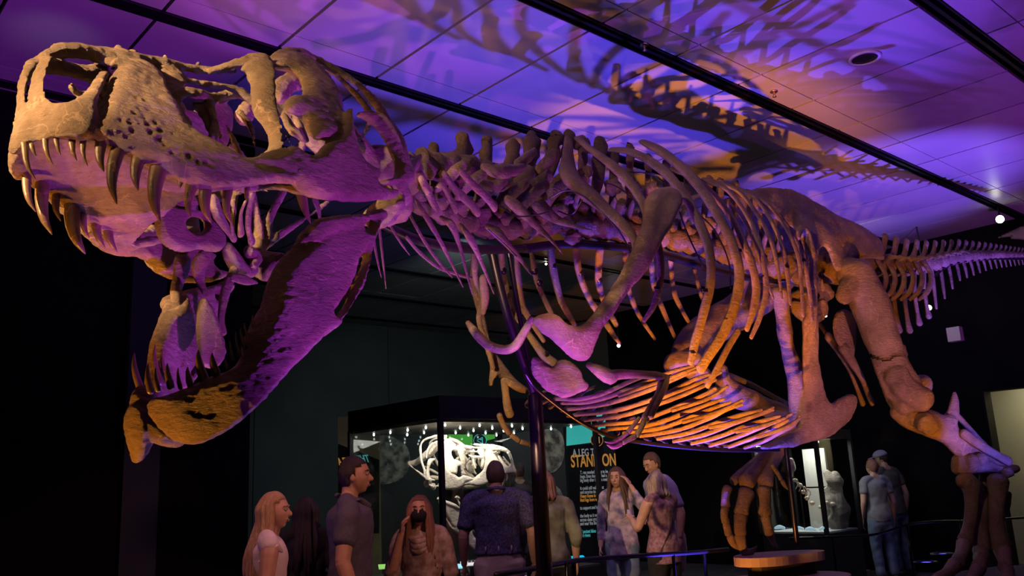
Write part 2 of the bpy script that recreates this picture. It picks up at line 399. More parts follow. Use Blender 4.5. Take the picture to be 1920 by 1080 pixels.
# small white box high on the dark wall
g = Geo(); c = RC(UE-.35, 0, 0)
pb = at(1791, 627, 11.9)
thb = thing('wall_loudspeaker', tuple(pb), 'small pale box hanging high against the black end wall', 'loudspeaker')
WHT = mat('pale_box_paint', (.5, .47, .42), .6)
obj('body', box3(pb, E2, E1, EZ, .085, .06, .095), WHT, thb, False, pb)
obj('bracket', box3(pb+E1*.25+EZ*.02, E1, E2, EZ, .22, .015, .015), STEEL, thb, False, pb)
# ceiling speaker
cs = RC(6.76, -2.97, CEIL)
t = thing('ceiling_loudspeaker', tuple(cs), 'round black loudspeaker grille with a pale rim set in the ceiling', 'loudspeaker')
def disc(c, r0, r1, z0, z1, seg=36):
    vs = []; F = []
    for i in range(seg):
        a = 2*math.pi*i/seg; d = V(math.cos(a), math.sin(a), 0)
        vs += [c+d*r0+EZ*z0, c+d*r1+EZ*z0, c+d*r1+EZ*z1, c+d*r0+EZ*z1]
    for i in range(seg):
        j = (i+1) % seg
        for a, b in ((0, 1), (1, 2), (2, 3), (3, 0)): F.append((4*i+a, 4*j+a, 4*j+b, 4*i+b))
    g = Geo(); g.add(vs, F); return g
obj('rim', disc(cs, .105, .13, -.016, .003), mat('white_rim', (.7, .7, .72), .5), t, True, cs)
obj('grille', disc(cs, .0005, .106, -.008, .0), BLACK, t, True, cs)
# track spotlights seen lit or as small heads
LAMPG = mat('lamp_glow', (1, 1, 1), .5, emit=(1, .98, .85), es=14)
def track_light(px, py, dep, r, lab, drop=.22, on=True):
    p = at(px, py, dep); t = thing('track_spotlight', tuple(p), lab, 'lamp', 'track spotlights under the ceiling')
    d = unit(CAM-p+V(0, 0, -.6)); q = p-d*.0
    obj('housing', tube3([q-d*r*3.2, q-d*.2*r], [r*1.05, r*1.15], 14, rough=0), BLACK, t, True, p)
    obj('lens', ell(q, r*.95, r*.95, r*.95, 12, 8), LAMPG if on else STEEL, t, True, p)
    top = min(CEIL-.005-p[2], 4)
    obj('stem', tube3([p-d*r*2.4, p-d*r*2.4+V(0, 0, top)], [.012, .012], 8, rough=0), BLACK, t, True, p)
track_light(1875, 411, 11.6, .055, 'lit track spotlight at the far right end of the ceiling track')
track_light(1160, 648, 17.0, .035, 'lit spotlight seen under the ribcage against the dark far ceiling')
track_light(1024, 495, 13.5, .018, 'small lit spotlight seen between the far ribs under the support rail')
track_light(1548, 592, 12.6, .022, 'small greenish spotlight seen between pelvis and thigh bone')
track_light(957, 592, 14.5, .03, 'dim hanging spotlight beside the leaning steel pole', on=False)
lamp('ceiling_glow', 'SPOT', tuple(at(103, 138, 5.9)+V(0, 0, -.5)), tuple(at(100, 120, 6.2)), (.75, .7, 1), 3, .08, 44, 1)
track_light(1742, 577, 12.2, .038, 'bright spotlight shining through the tail chevrons')
# two small sprinkler heads along the tracks
for (px, py, lab) in ((1208, 83, 'small brass sprinkler head on the ceiling track above the neck'), (1451, 171, 'small brass sprinkler head on the ceiling track right of centre')):
    d = ray(px, py); tt = (CEIL-CAMH)/d[2]; p = CAM+d*tt
    s = thing('sprinkler_head', tuple(p), lab, 'sprinkler', 'ceiling sprinkler heads')
    BR = mat('brass', (.6, .4, .25), .3, .9)
    obj('rose', disc(p, .002, .035, -.008, .0, 20), BR, s, True, p); obj('nozzle', tube3([p, p-EZ*.05], [.012, .009], 8, rough=0), BR, s, True, p)
    obj('deflector', disc(p, .002, .018, -.056, -.05, 14), BR, s, True, p)
# pale notched banner at the far right edge, on the end wall near the ceiling
g = Geo()
bb = [(1868, 446), (1912, 425), (1940, 418), (1940, 452), (1912, 449), (1890, 448), (1898, 443), (1872, 447)]
frE = Frame(tuple(RC(UE-.12, 0)[:2]), YAW+math.pi/2)
tg = obj('wall_banner', plate(frE, bb, 0, .012, 3, 2, sm=0), mat('banner_cloth', (.30, .22, .20), .8)); tag(tg, 'pale jagged banner at the right edge below the ceiling', 'banner')

# ------------------------------------------------------------------ glass display case with the white skull
GLASS, ntg, bg = nodes('case_glass')
for n_ in list(ntg.nodes):
    if n_.type != 'OUTPUT_MATERIAL': ntg.nodes.remove(n_)
out = ntg.nodes['Material Output']; tr = ntg.nodes.new('ShaderNodeBsdfTransparent'); gl = ntg.nodes.new('ShaderNodeBsdfGlossy'); mx = ntg.nodes.new('ShaderNodeMixShader'); fr_ = ntg.nodes.new('ShaderNodeLayerWeight'); pw = ntg.nodes.new('ShaderNodeMath'); pw.operation = 'POWER'; pw.inputs[1].default_value = 3.2; ad_ = ntg.nodes.new('ShaderNodeMath'); ad_.operation = 'MULTIPLY_ADD'; ad_.inputs[1].default_value = .5; ad_.inputs[2].default_value = .04
tr.inputs[0].default_value = (.93, .96, .95, 1); gl.inputs['Roughness'].default_value = .02; fr_.inputs[0].default_value = .5
ntg.links.new(fr_.outputs[1], pw.inputs[0]); ntg.links.new(pw.outputs[0], ad_.inputs[0]); ntg.links.new(ad_.outputs[0], mx.inputs[0]); ntg.links.new(tr.outputs[0], mx.inputs[1]); ntg.links.new(gl.outputs[0], mx.inputs[2]); ntg.links.new(mx.outputs[0], out.inputs[0])
def pt_uv(px, dep):
    hy = 912-.0485*(px-960); p = at(px, hy, dep); return float(p@E1), float(p@E2)
cu, cv = pt_uv(829, 9.0)
L2, L1, ZT, ZB = 1.78, 2.35, 2.47, .55
def case_box(name, lab, cu, cv, L1, L2, ZB, ZT, head, base_m, floorm, group=None):
    o = RC(cu, cv, 0); t = thing(name, tuple(o), lab, 'display case', group)
    # corner at (cu,cv); extends +u by L1 and -v by L2
    obj('plinth', rbox(cu, cu+L1, cv-L2, cv, 0, ZB), base_m, t, False, o)
    obj('deck', rbox(cu+.03, cu+L1-.03, cv-L2+.03, cv-.03, ZB, ZB+.02), floorm, t, False, o)
    h = rbox(cu-.02, cu+L1+.02, cv-L2-.02, cv+.02, ZT-head, ZT)
    obj('canopy', h, BLACK, t, False, o)
    for (a, b) in ((0, 0), (1, 0), (0, 1), (1, 1)):
        uu, vv = cu+a*L1, cv-b*L2
        obj('corner_post', rbox(uu-.025, uu+.025, vv-.025, vv+.025, ZB, ZT-head), BLACK, t, False, o)
    for gg in (rbox(cu+.025, cu+L1-.025, cv-.006, cv+.0, ZB, ZT-head), rbox(cu, cu+.006, cv-L2+.025, cv-.025, ZB, ZT-head),
               rbox(cu+.025, cu+L1-.025, cv-L2, cv-L2+.006, ZB, ZT-head)):
        obj('glass_pane', gg, GLASS, t, False, o)
    return t, o
DECK = mat('case_deck', (.09, .09, .09), .5)
case, co_ = case_box('glass_display_case', 'tall black framed glass case holding the white dinosaur skull', cu, cv, L1, L2, ZB, ZT, .24, BLACK, DECK)
obj('ceiling_board', rbox(cu+.03, cu+L1-.03, cv-L2+.03, cv-.03, ZT-.27, ZT-.245), mat('grey_case_lining', (.16, .15, .14), .5), case, False, co_)
CLAMP = mat('case_lamp_glow', (1, 1, 1), .4, emit=(.9, 1, .95), es=9)
random.seed(3)
cl0 = None
for i in range(5):
    for j in range(5):
        p = RC(cu+.2+i*.48, cv-.18-j*.35, ZT-.29)
        if cl0 is None: cl0 = mesh_of('case_lamp', ell((0, 0, 0), .011, .011, .017, 8, 6)); stm = mesh_of('lamp_stem', tube3([V(0, 0, .02), V(0, 0, .045)], [.006, .012], 6, rough=0))
        o = obj('case_lamp', cl0, CLAMP, case); o.location = tuple(p-co_)
        o2 = obj('lamp_stem', stm, STEEL, o)
# light inside the case
lamp('case_light', 'AREA', tuple(RC(cu+.75, cv-.55, ZT-.33)), tuple(RC(cu+.9, cv-.8, 1.2)), (1, .93, .84), 22, 1.0)
lamp('case_light', 'SPOT', tuple(RC(cu+.1, cv-.3, ZT-.33)), tuple(RC(cu+1.0, cv-.9, 1.4)), (1, .93, .84), 26, .05, 95, .6)

# printed banners behind the case
def textobj(body, size, c, ex, ez, m, parent, name='lettering', ext=.003, spacing=1.0, sx=1.0):
    cu_ = bpy.data.curves.new('t', 'FONT'); cu_.body = body; cu_.size = size; cu_.extrude = ext; cu_.space_character = spacing; cu_.offset = size*.018
    o = bpy.data.objects.new('t', cu_); COL.objects.link(o); dg = bpy.context.evaluated_depsgraph_get()
    me = bpy.data.meshes.new_from_object(o.evaluated_get(dg)); bpy.data.objects.remove(o)
    ex = unit(ex); ez = unit(ez); ey = np.cross(ez, ex)
    v = np.empty(len(me.vertices)*3); me.vertices.foreach_get('co', v); v = v.reshape(-1, 3)
    w = np.outer(v[:, 0]*sx, ex)+np.outer(v[:, 1], ez)-np.outer(v[:, 2], ey)+np.asarray(c)
    me.vertices.foreach_set('co', w.ravel()); me.update(); me.materials.clear(); me.materials.append(m)
    o = bpy.data.objects.new(name, me); COL.objects.link(o); o.parent = parent; return o
def board(name, lab, px0, px1, ptop, pbot, dep, yaw, col, cat='panel', group=None, dep1=None, emit=.0):
    """free-standing board: left/right pixel columns at horizon, heights in pixel rows at the left edge"""
    a = at(px0, ptop, dep); fr = Frame((a[0], a[1]), yaw); zt = a[2]; zb = max(0.0, at(px0, pbot, dep)[2])
    b = fr.P(px1, 912-.0485*(px1-960), 0); a2 = V(a[0], a[1], 0); b2 = V(b[0], b[1], 0); ex = unit(b2-a2); n = np.cross(ex, EZ)
    if n@(CAM-a) < 0: n = -n
    L = np.linalg.norm(b2-a2)
    g = box3((a2+b2)/2+EZ*(zt+zb)/2-n*.02, ex, n, EZ, L/2, .02, (zt-zb)/2)
    t = thing(name, (a2[0], a2[1], 0), lab, cat, group)
    m = mat('board_'+name+str(px0), col, .6, emit=(col if emit else None), es=emit)
    obj('board', g, m, t, False, a2)
    def pos(px, py, off=.004):
        fr2 = Frame((a2[0]+n[0]*off, a2[1]+n[1]*off), yaw); return fr2.P(px, py, 0)-a2
    return t, pos, ex, n, a2
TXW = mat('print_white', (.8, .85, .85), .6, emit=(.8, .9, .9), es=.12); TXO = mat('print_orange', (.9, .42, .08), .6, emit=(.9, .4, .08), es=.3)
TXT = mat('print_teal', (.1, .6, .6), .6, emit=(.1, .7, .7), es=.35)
bd, pos, bex, bn, ba = board('information_panel', 'tall black and teal information panel headed A LEG TO STAND ON', 1060, 1136, 770, 1110, 11.6, 1.35, (.008, .010, .012))
def strip(pos, pts, m, parent, name, n, th=.004):
    P = [pos(x, y) for x, y in pts]; k = len(P); g = Geo(); g.add(P+[p+n*th for p in P], [tuple(range(k)), tuple(range(k, 2*k))[::-1]]+[(i, (i+1) % k, (i+1) % k+k, i+k) for i in range(k)])
    return obj(name, g, m, parent, False)
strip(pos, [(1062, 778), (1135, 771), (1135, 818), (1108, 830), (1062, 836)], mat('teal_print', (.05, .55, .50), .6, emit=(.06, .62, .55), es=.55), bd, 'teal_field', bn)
textobj('A LEG TO', .135, pos(1074, 856, .01), bex, EZ, TXW, bd, sx=.62)
textobj('STAND ON', .22, pos(1071, 876, .01), bex, EZ, TXO, bd, sx=.55)
random.seed(5)
y = 889
LINES = ['T. rex needed its legs to be', 'huge. Even though it had a', 'big body after it had a meal', '', 'It could still walk about', 'and surprise its prey.', 'Heavy bones in the', 'hind legs bore weight', '', 'to support and balance', '', 'the body as it walked', 'across open ground', 'and near the shore', '', 'of ancient lakes', 'and rivers']
for i, s in enumerate(LINES):
    if s: textobj(s, .062, pos(1088, y, .01), bex, EZ, TXO if i in (6, 7) else (TXT if i > 13 else TXW), bd, name='text_line', sx=.55)
    y += 7.4
def emblem(pos, px, py, r, n, ex, parent, m):
    c = pos(px, py, .012)
    def ring(r0, r1, off, m, name):
        vs = []; F = []; S = 28
        for i in range(S):
            a = 2*math.pi*i/S; d = ex*math.cos(a)+EZ*math.sin(a); vs += [c+d*r0+n*off, c+d*r1+n*off]
        for i in range(S): j = (i+1) % S; F.append((2*i, 2*i+1, 2*j+1, 2*j))
        g = Geo(); g.add(vs, F); return obj(name, g, m, parent, False)
    ring(.001, r, .0, BLACK, 'emblem_disc'); ring(r*.93, r*1.03, .002, m, 'emblem_ring')
    def tri(pts, name):
        P = [c+ex*x*r+EZ*y_*r+n*.004 for x, y_ in pts]; g = Geo(); g.add(P, [tuple(range(len(P)))]); obj(name, g, m, parent, False)
    tri([(-.55, .05), (.35, .5), (.28, .36), (-.3, .05)], 'emblem_stroke'); tri([(-.55, -.05), (.35, -.5), (.28, -.36), (-.3, -.05)], 'emblem_stroke')
    tri([(-.1, .22), (.12, .3), (.35, .1), (.1, .05)], 'emblem_stroke'); tri([(.3, .5), (.45, .5), (.45, -.5), (.3, -.5)], 'emblem_stroke')
emblem(pos, 1119, 825, .085, bn, bex, bd, TXO)
gb, gpos, gex, gn, ga = board('backdrop_panel', 'bright green backdrop panel lit behind the white skull', 838, 929, 793, 920, 12.9, 1.45, (.02, .03, .02))
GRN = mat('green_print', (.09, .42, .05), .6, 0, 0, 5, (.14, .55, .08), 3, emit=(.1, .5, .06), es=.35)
strip(gpos, [(840, 795), (886, 794), (886, 845), (840, 845)], GRN, gb, 'green_field', gn); strip(gpos, [(893, 794), (928, 794), (928, 822), (893, 832)], GRN, gb, 'green_field', gn)
emblem(gpos, 900, 826, .095, gn, gex, gb, TXT)
tb, tpos, tex, tn, ta = board('backdrop_panel', 'olive and black panel with teal lettering behind the left of the glass case', 633, 712, 782, 1100, 12.2, 1.75, (.20, .17, .09), emit=.05)  # board added in place of a reflection seen in the case glass
strip(tpos, [(634, 832), (711, 862), (711, 1000), (634, 1000)], mat('print_black', (.012, .014, .016), .6), tb, 'black_field', tn)
textobj('SNIHT', .15, tpos(660, 868, .01), tex, unit(EZ-.35*tex), TXT, tb, sx=-.6 if False else .62)
textobj('A FIND', .15, tpos(636, 872, .01), tex, unit(EZ-.35*tex), TXO, tb, sx=.5)
# dark print with a blurred skull picture (between the case and the far wall)
kb, kpos, kex, kn, ka = board('backdrop_panel', 'dark grey mural panel with a faint blurred skull print', 700, 1062, 772, 1100, 13.3, 1.52, (.035, .035, .036))
PR = mat('faint_skull_print', (.05, .045, .04), .7, 0, 0, 5, (.40, .34, .27), 9, emit=None)
for pts in ([(690, 838), (700, 820), (722, 815), (745, 822), (768, 840), (770, 880), (745, 905), (705, 910), (692, 880)], [(1012, 812), (1030, 800), (1052, 808), (1060, 835), (1056, 870), (1035, 890), (1015, 880), (1008, 845)],
            [(985, 905), (1010, 900), (1060, 915), (1060, 1010), (1040, 990), (1015, 960), (990, 930)]):
    strip(kpos, smooth_poly(pts, 2), PR, kb, 'print', kn)
# low lit reading desk with labels inside the case
rd = thing('reading_desk', tuple(RC(cu+.1, cv-1.0, 0)), 'pale sloped label desk in front of the white skull case', 'desk'); rb = RC(cu+.1, cv-1.0, 0)
DK = mat('pale_desk', (.42, .42, .40), .5)
pz = at(880, 1062, 8.3); ex = E1; g = box3(V(pz[0]+.1, pz[1]+.25, .58), unit(V(1, .25, 0)), unit(V(-.25, 1, 0)), EZ, .75, .26, .04)
obj('desk_top', g, DK, rd, False, rb); g = box3(V(pz[0]+.1, pz[1]+.3, .27), unit(V(1, .25, 0)), unit(V(-.25, 1, 0)), EZ, .68, .18, .27); obj('desk_body', g, BLACK, rd, False, rb)
for (px, py, wd, col, lab) in ((885, 1056, .13, (.85, .85, .8), 'white'), (858, 1062, .05, (.3, .8, .9), 'blue'), (726, 1062, .10, (.35, .8, .15), 'green'), (1080, 1046, .12, (.0, .5, .65), 'teal')):
    p = at(px, py, 8.15 if px != 1080 else 9.4); t = thing('label_plate', tuple(p), f'small glowing {lab} label plate on the desks by the skull case', 'label')
    obj('plate', box3(p, unit(V(1, .25, 0)), unit(V(-.2, .9, .25)), unit(V(0, -.3, 1)), wd/2*1.6, .05, .006), mat('label_'+lab, col, .5, emit=col, es=.7), t, False, p)
    if lab == 'white': textobj('MEET', .07, V(-.09, -.03, .012), unit(V(1, .25, 0)), unit(V(-.2, .9, .25)), BLACK, t)
    obj('stand', box3(p-EZ*.08, unit(V(1, .25, 0)), unit(V(-.25, 1, 0)), EZ, .02, .02, .075), BLACK, t, False, p)
# ------------------------------------------------------------------ far case with a small skeleton
fu, fv = pt_uv(1536, 11.4)
fc, fo = case_box('glass_display_case', 'slim black glass case at the back holding small white fossils', fu, fv, .9, .95, .72, 2.05, .12, BLACK, mat('pale_deck', (.5, .55, .55), .5))
lamp('case_light', 'AREA', tuple(RC(fu+.45, fv-.45, 1.9)), tuple(RC(fu+.45, fv-.45, .8)), (1, .98, .9), 16, .5)
for i in range(6):
    p = RC(fu+.08+.14*i, fv-.25-.1*(i % 3), 1.90); o = obj('case_lamp', cl0, CLAMP, fc); o.location = tuple(p-fo)
ROCK = bone_mat('rough_stone', (.14, .12, .10), (.36, .32, .26), .8, .9)
rp = RC(fu+.62, fv-.18, .74)
g = ell(rp+V(0, 0, .28), .17, .15, .30, 16, 12, rough=.5, seed=3); g.join(ell(rp+V(.03, 0, .62), .12, .11, .16, 14, 10, rough=.6, seed=8))
ro = obj('stone_block', remesh(g, .02, 1, .02, 9), ROCK, None, True, rp-V(0, 0, 0)); tag(ro, 'rough brown rock column standing in the slim back case', 'rock')
sp = thing('slab_panel', tuple(RC(fu+.80, fv-.5, .74)), 'pale grey slab standing inside the slim back case', 'panel'); q = RC(fu+.80, fv-.5, .74)
obj('upper_slab', box3(q+EZ*.82, E2, E1, EZ, .17, .02, .26), mat('grey_slab', (.33, .32, .30), .7, 0, .3, 9), sp, False, q)
obj('lower_slab', box3(q+EZ*.27, E2, E1, EZ, .17, .02, .27), mat('grey_slab', (.33, .32, .30), .7), sp, False, q)
def small_fossil():
    b = at(1486, 940, 11.6); t = thing('small_fossil_skeleton', tuple(b), 'small white reptile skeleton with long neck inside the slim back case', 'skeleton')
    W = lambda x, y, d=11.7: at(x, y, d)
    g = ell(W(1484, 874), .055, .05, .085, 14, 10, rough=.3, seed=2); g.join(tube3([W(1482, 862), W(1482, 893)], [.04, .03], 10, rough=.1)); obj('skull', g, CAST, t, True, b)
    for (a, s) in zip(range(9), np.linspace(0, 1, 9)):
        pts = catmull([W(1480, 895), W(1497, 905), W(1508, 925), W(1520, 942), W(1545, 952), W(1562, 945)], 9); obj('vertebra', ell(pts[a], .035, .03, .028, 8, 6, rough=.4, seed=a), CAST, t, True, b)
    for k in range(5):
        p = W(1490+6*k, 900+4*k); obj('rib', tube3([p, p+V(.03, 0, -.06), p+V(.0, 0, -.12)], [.009, .009, .005], 6, rough=.1), CAST, t, True, b)
    obj('limb_bone', tube3([W(1549, 942), W(1560, 958), W(1553, 975)], [.03, .02, .015], 8, rough=.2), CAST, t, True, b)
    obj('mount_rod', tube3([W(1500, 915), V(W(1500, 915)[0], W(1500, 915)[1], .76)], [.008, .008], 6, rough=0), BLACK, t, True, b)
small_fossil()
for i, (px, py) in enumerate(((1462, 990), (1496, 991), (1519, 993), (1545, 992))):
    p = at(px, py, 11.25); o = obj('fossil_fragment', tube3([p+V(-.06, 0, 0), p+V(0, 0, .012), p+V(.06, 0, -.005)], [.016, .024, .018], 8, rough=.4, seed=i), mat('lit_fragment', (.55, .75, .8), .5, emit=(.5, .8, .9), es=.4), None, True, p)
    tag(o, ('leftmost', 'second from left', 'third from left', 'rightmost')[i]+' pale blue fossil piece on the shelf of the slim back case', 'fossil', 'fossil pieces on the back shelf')
# ------------------------------------------------------------------ the dinosaur skeleton
HIP = (2.85, 7.8)
FT = Frame(HIP, math.radians(50))                       # trunk
FL = Frame((2.75, 7.30), math.radians(72))              # near hind leg
FC = Frame(HIP, math.radians(57))                       # tail
p1000 = FT.P(1000, 400, 0)
OCC = (-.476, 3.9)
yn = math.atan2(p1000[0]-OCC[0], p1000[1]-OCC[1])
FN = Frame(OCC, yn)                                     # neck
p900o = at(760, 300, 3.9)
FS = Frame(tuple(p900o), math.radians(33), math.radians(9))   # skull
SB = (2.85, 7.8, 0.0)
skel = thing('dinosaur_skeleton', SB, 'huge mounted tyrannosaur skeleton with gaping jaws striding across the hall', 'skeleton')
def bone(name, g, m=BONE, parent=None, label=None): return obj(name, g, m, parent or skel, True, SB, label)
# ---- skull
lw = lerpf([30, 60, 90, 120, 180, 300, 450, 560, 650, 760], [.015, .04, .08, .12, .165, .215, .29, .37, .40, .42])
def lat_max(x, y):      # snout wall leans inwards towards the nasals
    top = np.interp(x, [60, 120, 260, 345], [100, 105, 112, 135]); bot = np.interp(x, [60, 180, 300, 450, 550], [275, 262, 310, 355, 345])
    k = min(max((y-top)/(bot-top), 0), 1.15); return lw(x)*(.42+.58*math.sin(min(k, 1)*math.pi/2))
def lat_pm(x, y):
    k = min(max((x-50)/120, 0), 1); return .012+.148*math.sin(k*math.pi/2)*(.45+.55*min(max((y-90)/110, 0), 1))
side = Geo()
premax = [(62, 128), (76, 108), (98, 102), (104, 108), (92, 122), (84, 150), (80, 172), (88, 190), (104, 194), (124, 191), (146, 180), (164, 164), (178, 145), (190, 133), (199, 134), (200, 142), (192, 165), (183, 190), (176, 205), (180, 214), (176, 238), (170, 256), (164, 263), (140, 256), (110, 256), (76, 264), (50, 274), (34, 284), (31, 262), (42, 222), (50, 190), (55, 158)]
side.join(plate(FS, premax, lat_pm, .028, 4, 14))
maxi = [(186, 214), (190, 200), (196, 178), (206, 156), (220, 132), (236, 115), (256, 110), (276, 118), (296, 134), (306, 152), (312, 172), (322, 192), (333, 212), (346, 230), (364, 246), (392, 264), (424, 282), (460, 302), (500, 318), (536, 326), (556, 334), (552, 345), (520, 343), (484, 348), (450, 356), (414, 358), (380, 352), (356, 342), (332, 330), (318, 318), (300, 311), (280, 306), (262, 298), (244, 288), (226, 280), (206, 270), (190, 264), (176, 262), (178, 240), (182, 225)]
side.join(plate(FS, maxi, lat_max, .035, 4, 16))
# sunken inner wall of the antorbital fossa
fossa = [(290, 118), (330, 128), (352, 150), (338, 176), (344, 206), (362, 236), (356, 250), (332, 232), (312, 200), (300, 160)]
side.join(plate(FS, fossa, lambda x, y: lat_max(x, y)*.75, .014, 5, 8))
# nasal bar and roof
side.join(ptube(FS, [(110, 97, .0, 11), (160, 98, .0, 13), (210, 104, 0, 15), (270, 116, 0, 14), (340, 128, 0, 10)], 1., 10, .4, 44))
nas = [(78, 112, .03, 10), (100, 96, .045, 12), (125, 94, .05, 12), (160, 97, .055, 13), (200, 104, .06, 15), (240, 110, .065, 15), (280, 114, .07, 12), (330, 124, .075, 10), (390, 132, .085, 9), (440, 132, .10, 9)]
side.join(ptube(FS, nas, 1., 10, .5, 1))
for (x, y, l, r) in ((104, 90, .03, 8), (140, 88, .04, 6), (222, 93, .05, 8), (310, 110, .05, 6), (372, 120, .05, 6), (250, 100, .02, 10), (170, 92, .02, 8)): side.join(pell(FS, x, y, l, r, None, .6, x))
side.join(ptube(FS, [(200, 112, .09, 7), (212, 116, .10, 8), (232, 118, .11, 8), (258, 116, .12, 7)], 1, 8, .5, 3))
# lacrimal and the bar in front of the eye
side.join(ptube(FS, [(392, 134, .11, 8), (430, 124, .15, 11), (465, 115, .19, 14), (490, 112, .22, 14), (505, 118, .23, 12)], 1., 10, .2, 4))
lac = [(470, 108), (495, 106), (512, 118), (517, 140), (512, 170), (516, 200), (524, 225), (534, 250), (548, 275), (545, 290), (515, 300), (490, 297), (488, 288), (504, 275), (504, 250), (494, 232), (480, 218), (474, 196), (474, 170), (470, 150), (455, 140), (448, 128)]
side.join(plate(FS, lac, lerpf([450, 520, 550], [.21, .26, .34]), .03, 4, 14, holes=[[(452, 136), (460, 133), (466, 142), (464, 154), (456, 152), (451, 144)]]))
# jugal
jug = [(440, 300), (470, 296), (496, 294), (520, 288), (545, 270), (560, 282), (578, 292), (590, 292), (600, 280), (612, 268), (628, 262), (640, 245), (648, 218), (652, 192), (657, 196), (660, 225), (662, 250), (668, 282), (680, 306), (700, 320), (712, 326), (706, 333), (702, 340), (710, 352), (742, 360), (746, 364), (735, 372), (706, 380), (670, 381), (630, 378), (600, 372), (575, 362), (556, 348), (540, 330), (505, 322), (470, 312)]
side.join(plate(FS, jug, lerpf([440, 560, 650, 760], [.28, .37, .41, .43]), .035, 4, 16))
side.join(ptube(FS, [(470, 308, .30, 7), (500, 292, .33, 9), (540, 286, .36, 10), (585, 300, .39, 10)], 1., 8, .2, 5))
# postorbital
post = [(508, 118), (520, 104), (540, 98), (560, 98), (582, 108), (600, 124), (618, 146), (634, 172), (641, 198), (640, 222), (634, 245), (626, 262), (612, 262), (596, 262), (588, 252), (580, 238), (572, 224), (562, 216), (548, 212), (536, 204), (534, 190), (542, 180), (556, 180), (570, 184), (574, 172), (568, 156), (556, 142), (540, 134), (522, 132), (512, 128)]
side.join(plate(FS, post, lambda x, y: float(np.interp(y, [95, 180, 262], [.20, .33, .40])), .032, 4, 16))
side.join(ptube(FS, [(510, 118, .20, 9), (535, 104, .18, 12), (562, 102, .17, 12), (588, 112, .18, 10)], 1., 10, .3, 6))
side.join(ptube(FS, [(548, 196, .33, 10), (566, 190, .345, 13), (582, 196, .36, 12)], 1., 10, .3, 8))
# parietal crest arch and squamosal
side.join(ptube(FS, [(560, 100, .12, 10), (590, 112, .12, 9), (615, 124, .13, 8), (645, 140, .14, 6), (675, 162, .16, 6), (700, 188, .20, 7), (722, 218, .26, 9), (740, 250, .31, 10), (752, 282, .36, 11), (762, 320, .38, 10)], 1., 10, .15, 7))
side.join(ptube(FS, [(600, 122, .20, 5), (628, 140, .20, 6), (655, 164, .21, 6), (682, 194, .24, 6), (704, 226, .28, 7)], 1., 8, .15, 9))
squ = [(664, 212), (684, 206), (712, 210), (730, 232), (744, 262), (757, 295), (764, 322), (776, 332), (770, 344), (748, 348), (722, 348), (708, 344), (712, 336), (740, 332), (743, 312), (734, 282), (722, 258), (706, 240), (688, 226), (668, 218)]
side.join(plate(FS, squ, lerpf([660, 720, 770], [.30, .36, .40]), .028, 4, 10))
side.join(ptube(FS, [(764, 326, .40, 10), (773, 314, .34, 8), (784, 300, .29, 6), (788, 290, .26, 5)], 1., 8, .2, 10))
side.join(ptube(FS, [(745, 345, .38, 14), (755, 362, .36, 14), (760, 378, .33, 14)], 1., 10, .2, 11))
# pterygoid, palatine and braincase bits seen through the openings
side.join(ptube(FS, [(330, 178, .13, 10), (365, 174, .14, 12), (400, 180, .14, 12), (425, 176, .14, 8)], .6, 10, .4, 12))
side.join(ptube(FS, [(370, 195, .10, 10), (386, 220, .10, 11), (396, 250, .12, 8)], .6, 8, .4, 13))
side.join(ptube(FS, [(392, 192, .12, 12), (402, 225, .14, 12), (398, 262, .15, 7)], .6, 8, .4, 14))
side.join(ptube(FS, [(345, 150, .09, 6), (390, 158, .10, 8), (440, 168, .11, 9), (475, 190, .12, 8)], 1., 8, .4, 15))
side.join(ptube(FS, [(425, 235, .11, 7), (438, 262, .10, 9), (450, 290, .12, 8)], .6, 8, .4, 16))
side.join(ptube(FS, [(450, 210, .11, 9), (470, 240, .12, 7), (478, 275, .16, 6)], .6, 8, .4, 17))
side.join(ptube(FS, [(520, 180, .10, 16), (540, 160, .10, 18), (560, 150, .10, 18), (600, 180, .08, 20), (650, 240, .08, 20), (700, 300, .06, 18), (735, 330, .03, 16)], .7, 10, .4, 18))
side.join(ptube(FS, [(530, 215, .14, 8), (545, 240, .13, 10), (570, 262, .14, 8)], .6, 8, .5, 19))
side.join(ptube(FS, [(690, 235, .30, 9), (680, 255, .27, 10), (668, 270, .24, 7)], .6, 8, .5, 20))
# rear underside: quadrates, occiput
mid = Geo()
mid.join(ptube(FS, [(735, 352, .30, 18), (742, 368, .20, 14)], 1., 10, .4, 21))
side.join(pell(FS, 722, 398, .30, 24, .09, .5, 5)); side.join(pell(FS, 738, 400, .27, 18, .08, .5, 7))
# palate: vaulted sheet between the two tooth rows
marg = [(60, 268), (100, 262), (140, 262), (180, 270), (220, 284), (262, 302), (300, 318), (340, 338), (390, 352), (440, 354)]
rows = []
for (x, y) in marg:
    a = FS.P(x, y, lw(x)*.92); b = FS.mirror(a[None])[0]; r_ = []
    for t in np.linspace(0, 1, 11):
        r_.append(a*(1-t)+b*t+EZ*.05*math.sin(math.pi*t)+EZ*.012*noise.noise(Vector((x*.03, t*7, 1))))
    rows.append(r_)
pv = np.array(rows).reshape(-1, 3); up = EZ*.03; n_r, n_c = len(marg), 11; F = []
for i in range(n_r-1):
    for k in range(n_c-1):
        a = i*n_c+k; F += [(a, a+1, a+n_c+1, a+n_c), tuple(q+n_r*n_c for q in (a, a+n_c, a+n_c+1, a+1))]
bd_ = [(0, k) for k in range(n_c)]+[(i, n_c-1) for i in range(1, n_r)]+[(n_r-1, k) for k in range(n_c-2, -1, -1)]+[(i, 0) for i in range(n_r-2, 0, -1)]
for (i, k), (i2, k2) in zip(bd_, bd_[1:]+bd_[:1]): a, b = i*n_c+k, i2*n_c+k2; F.append((b, a, a+n_r*n_c, b+n_r*n_c))
mid.add(np.vstack([pv, pv+up]), F)
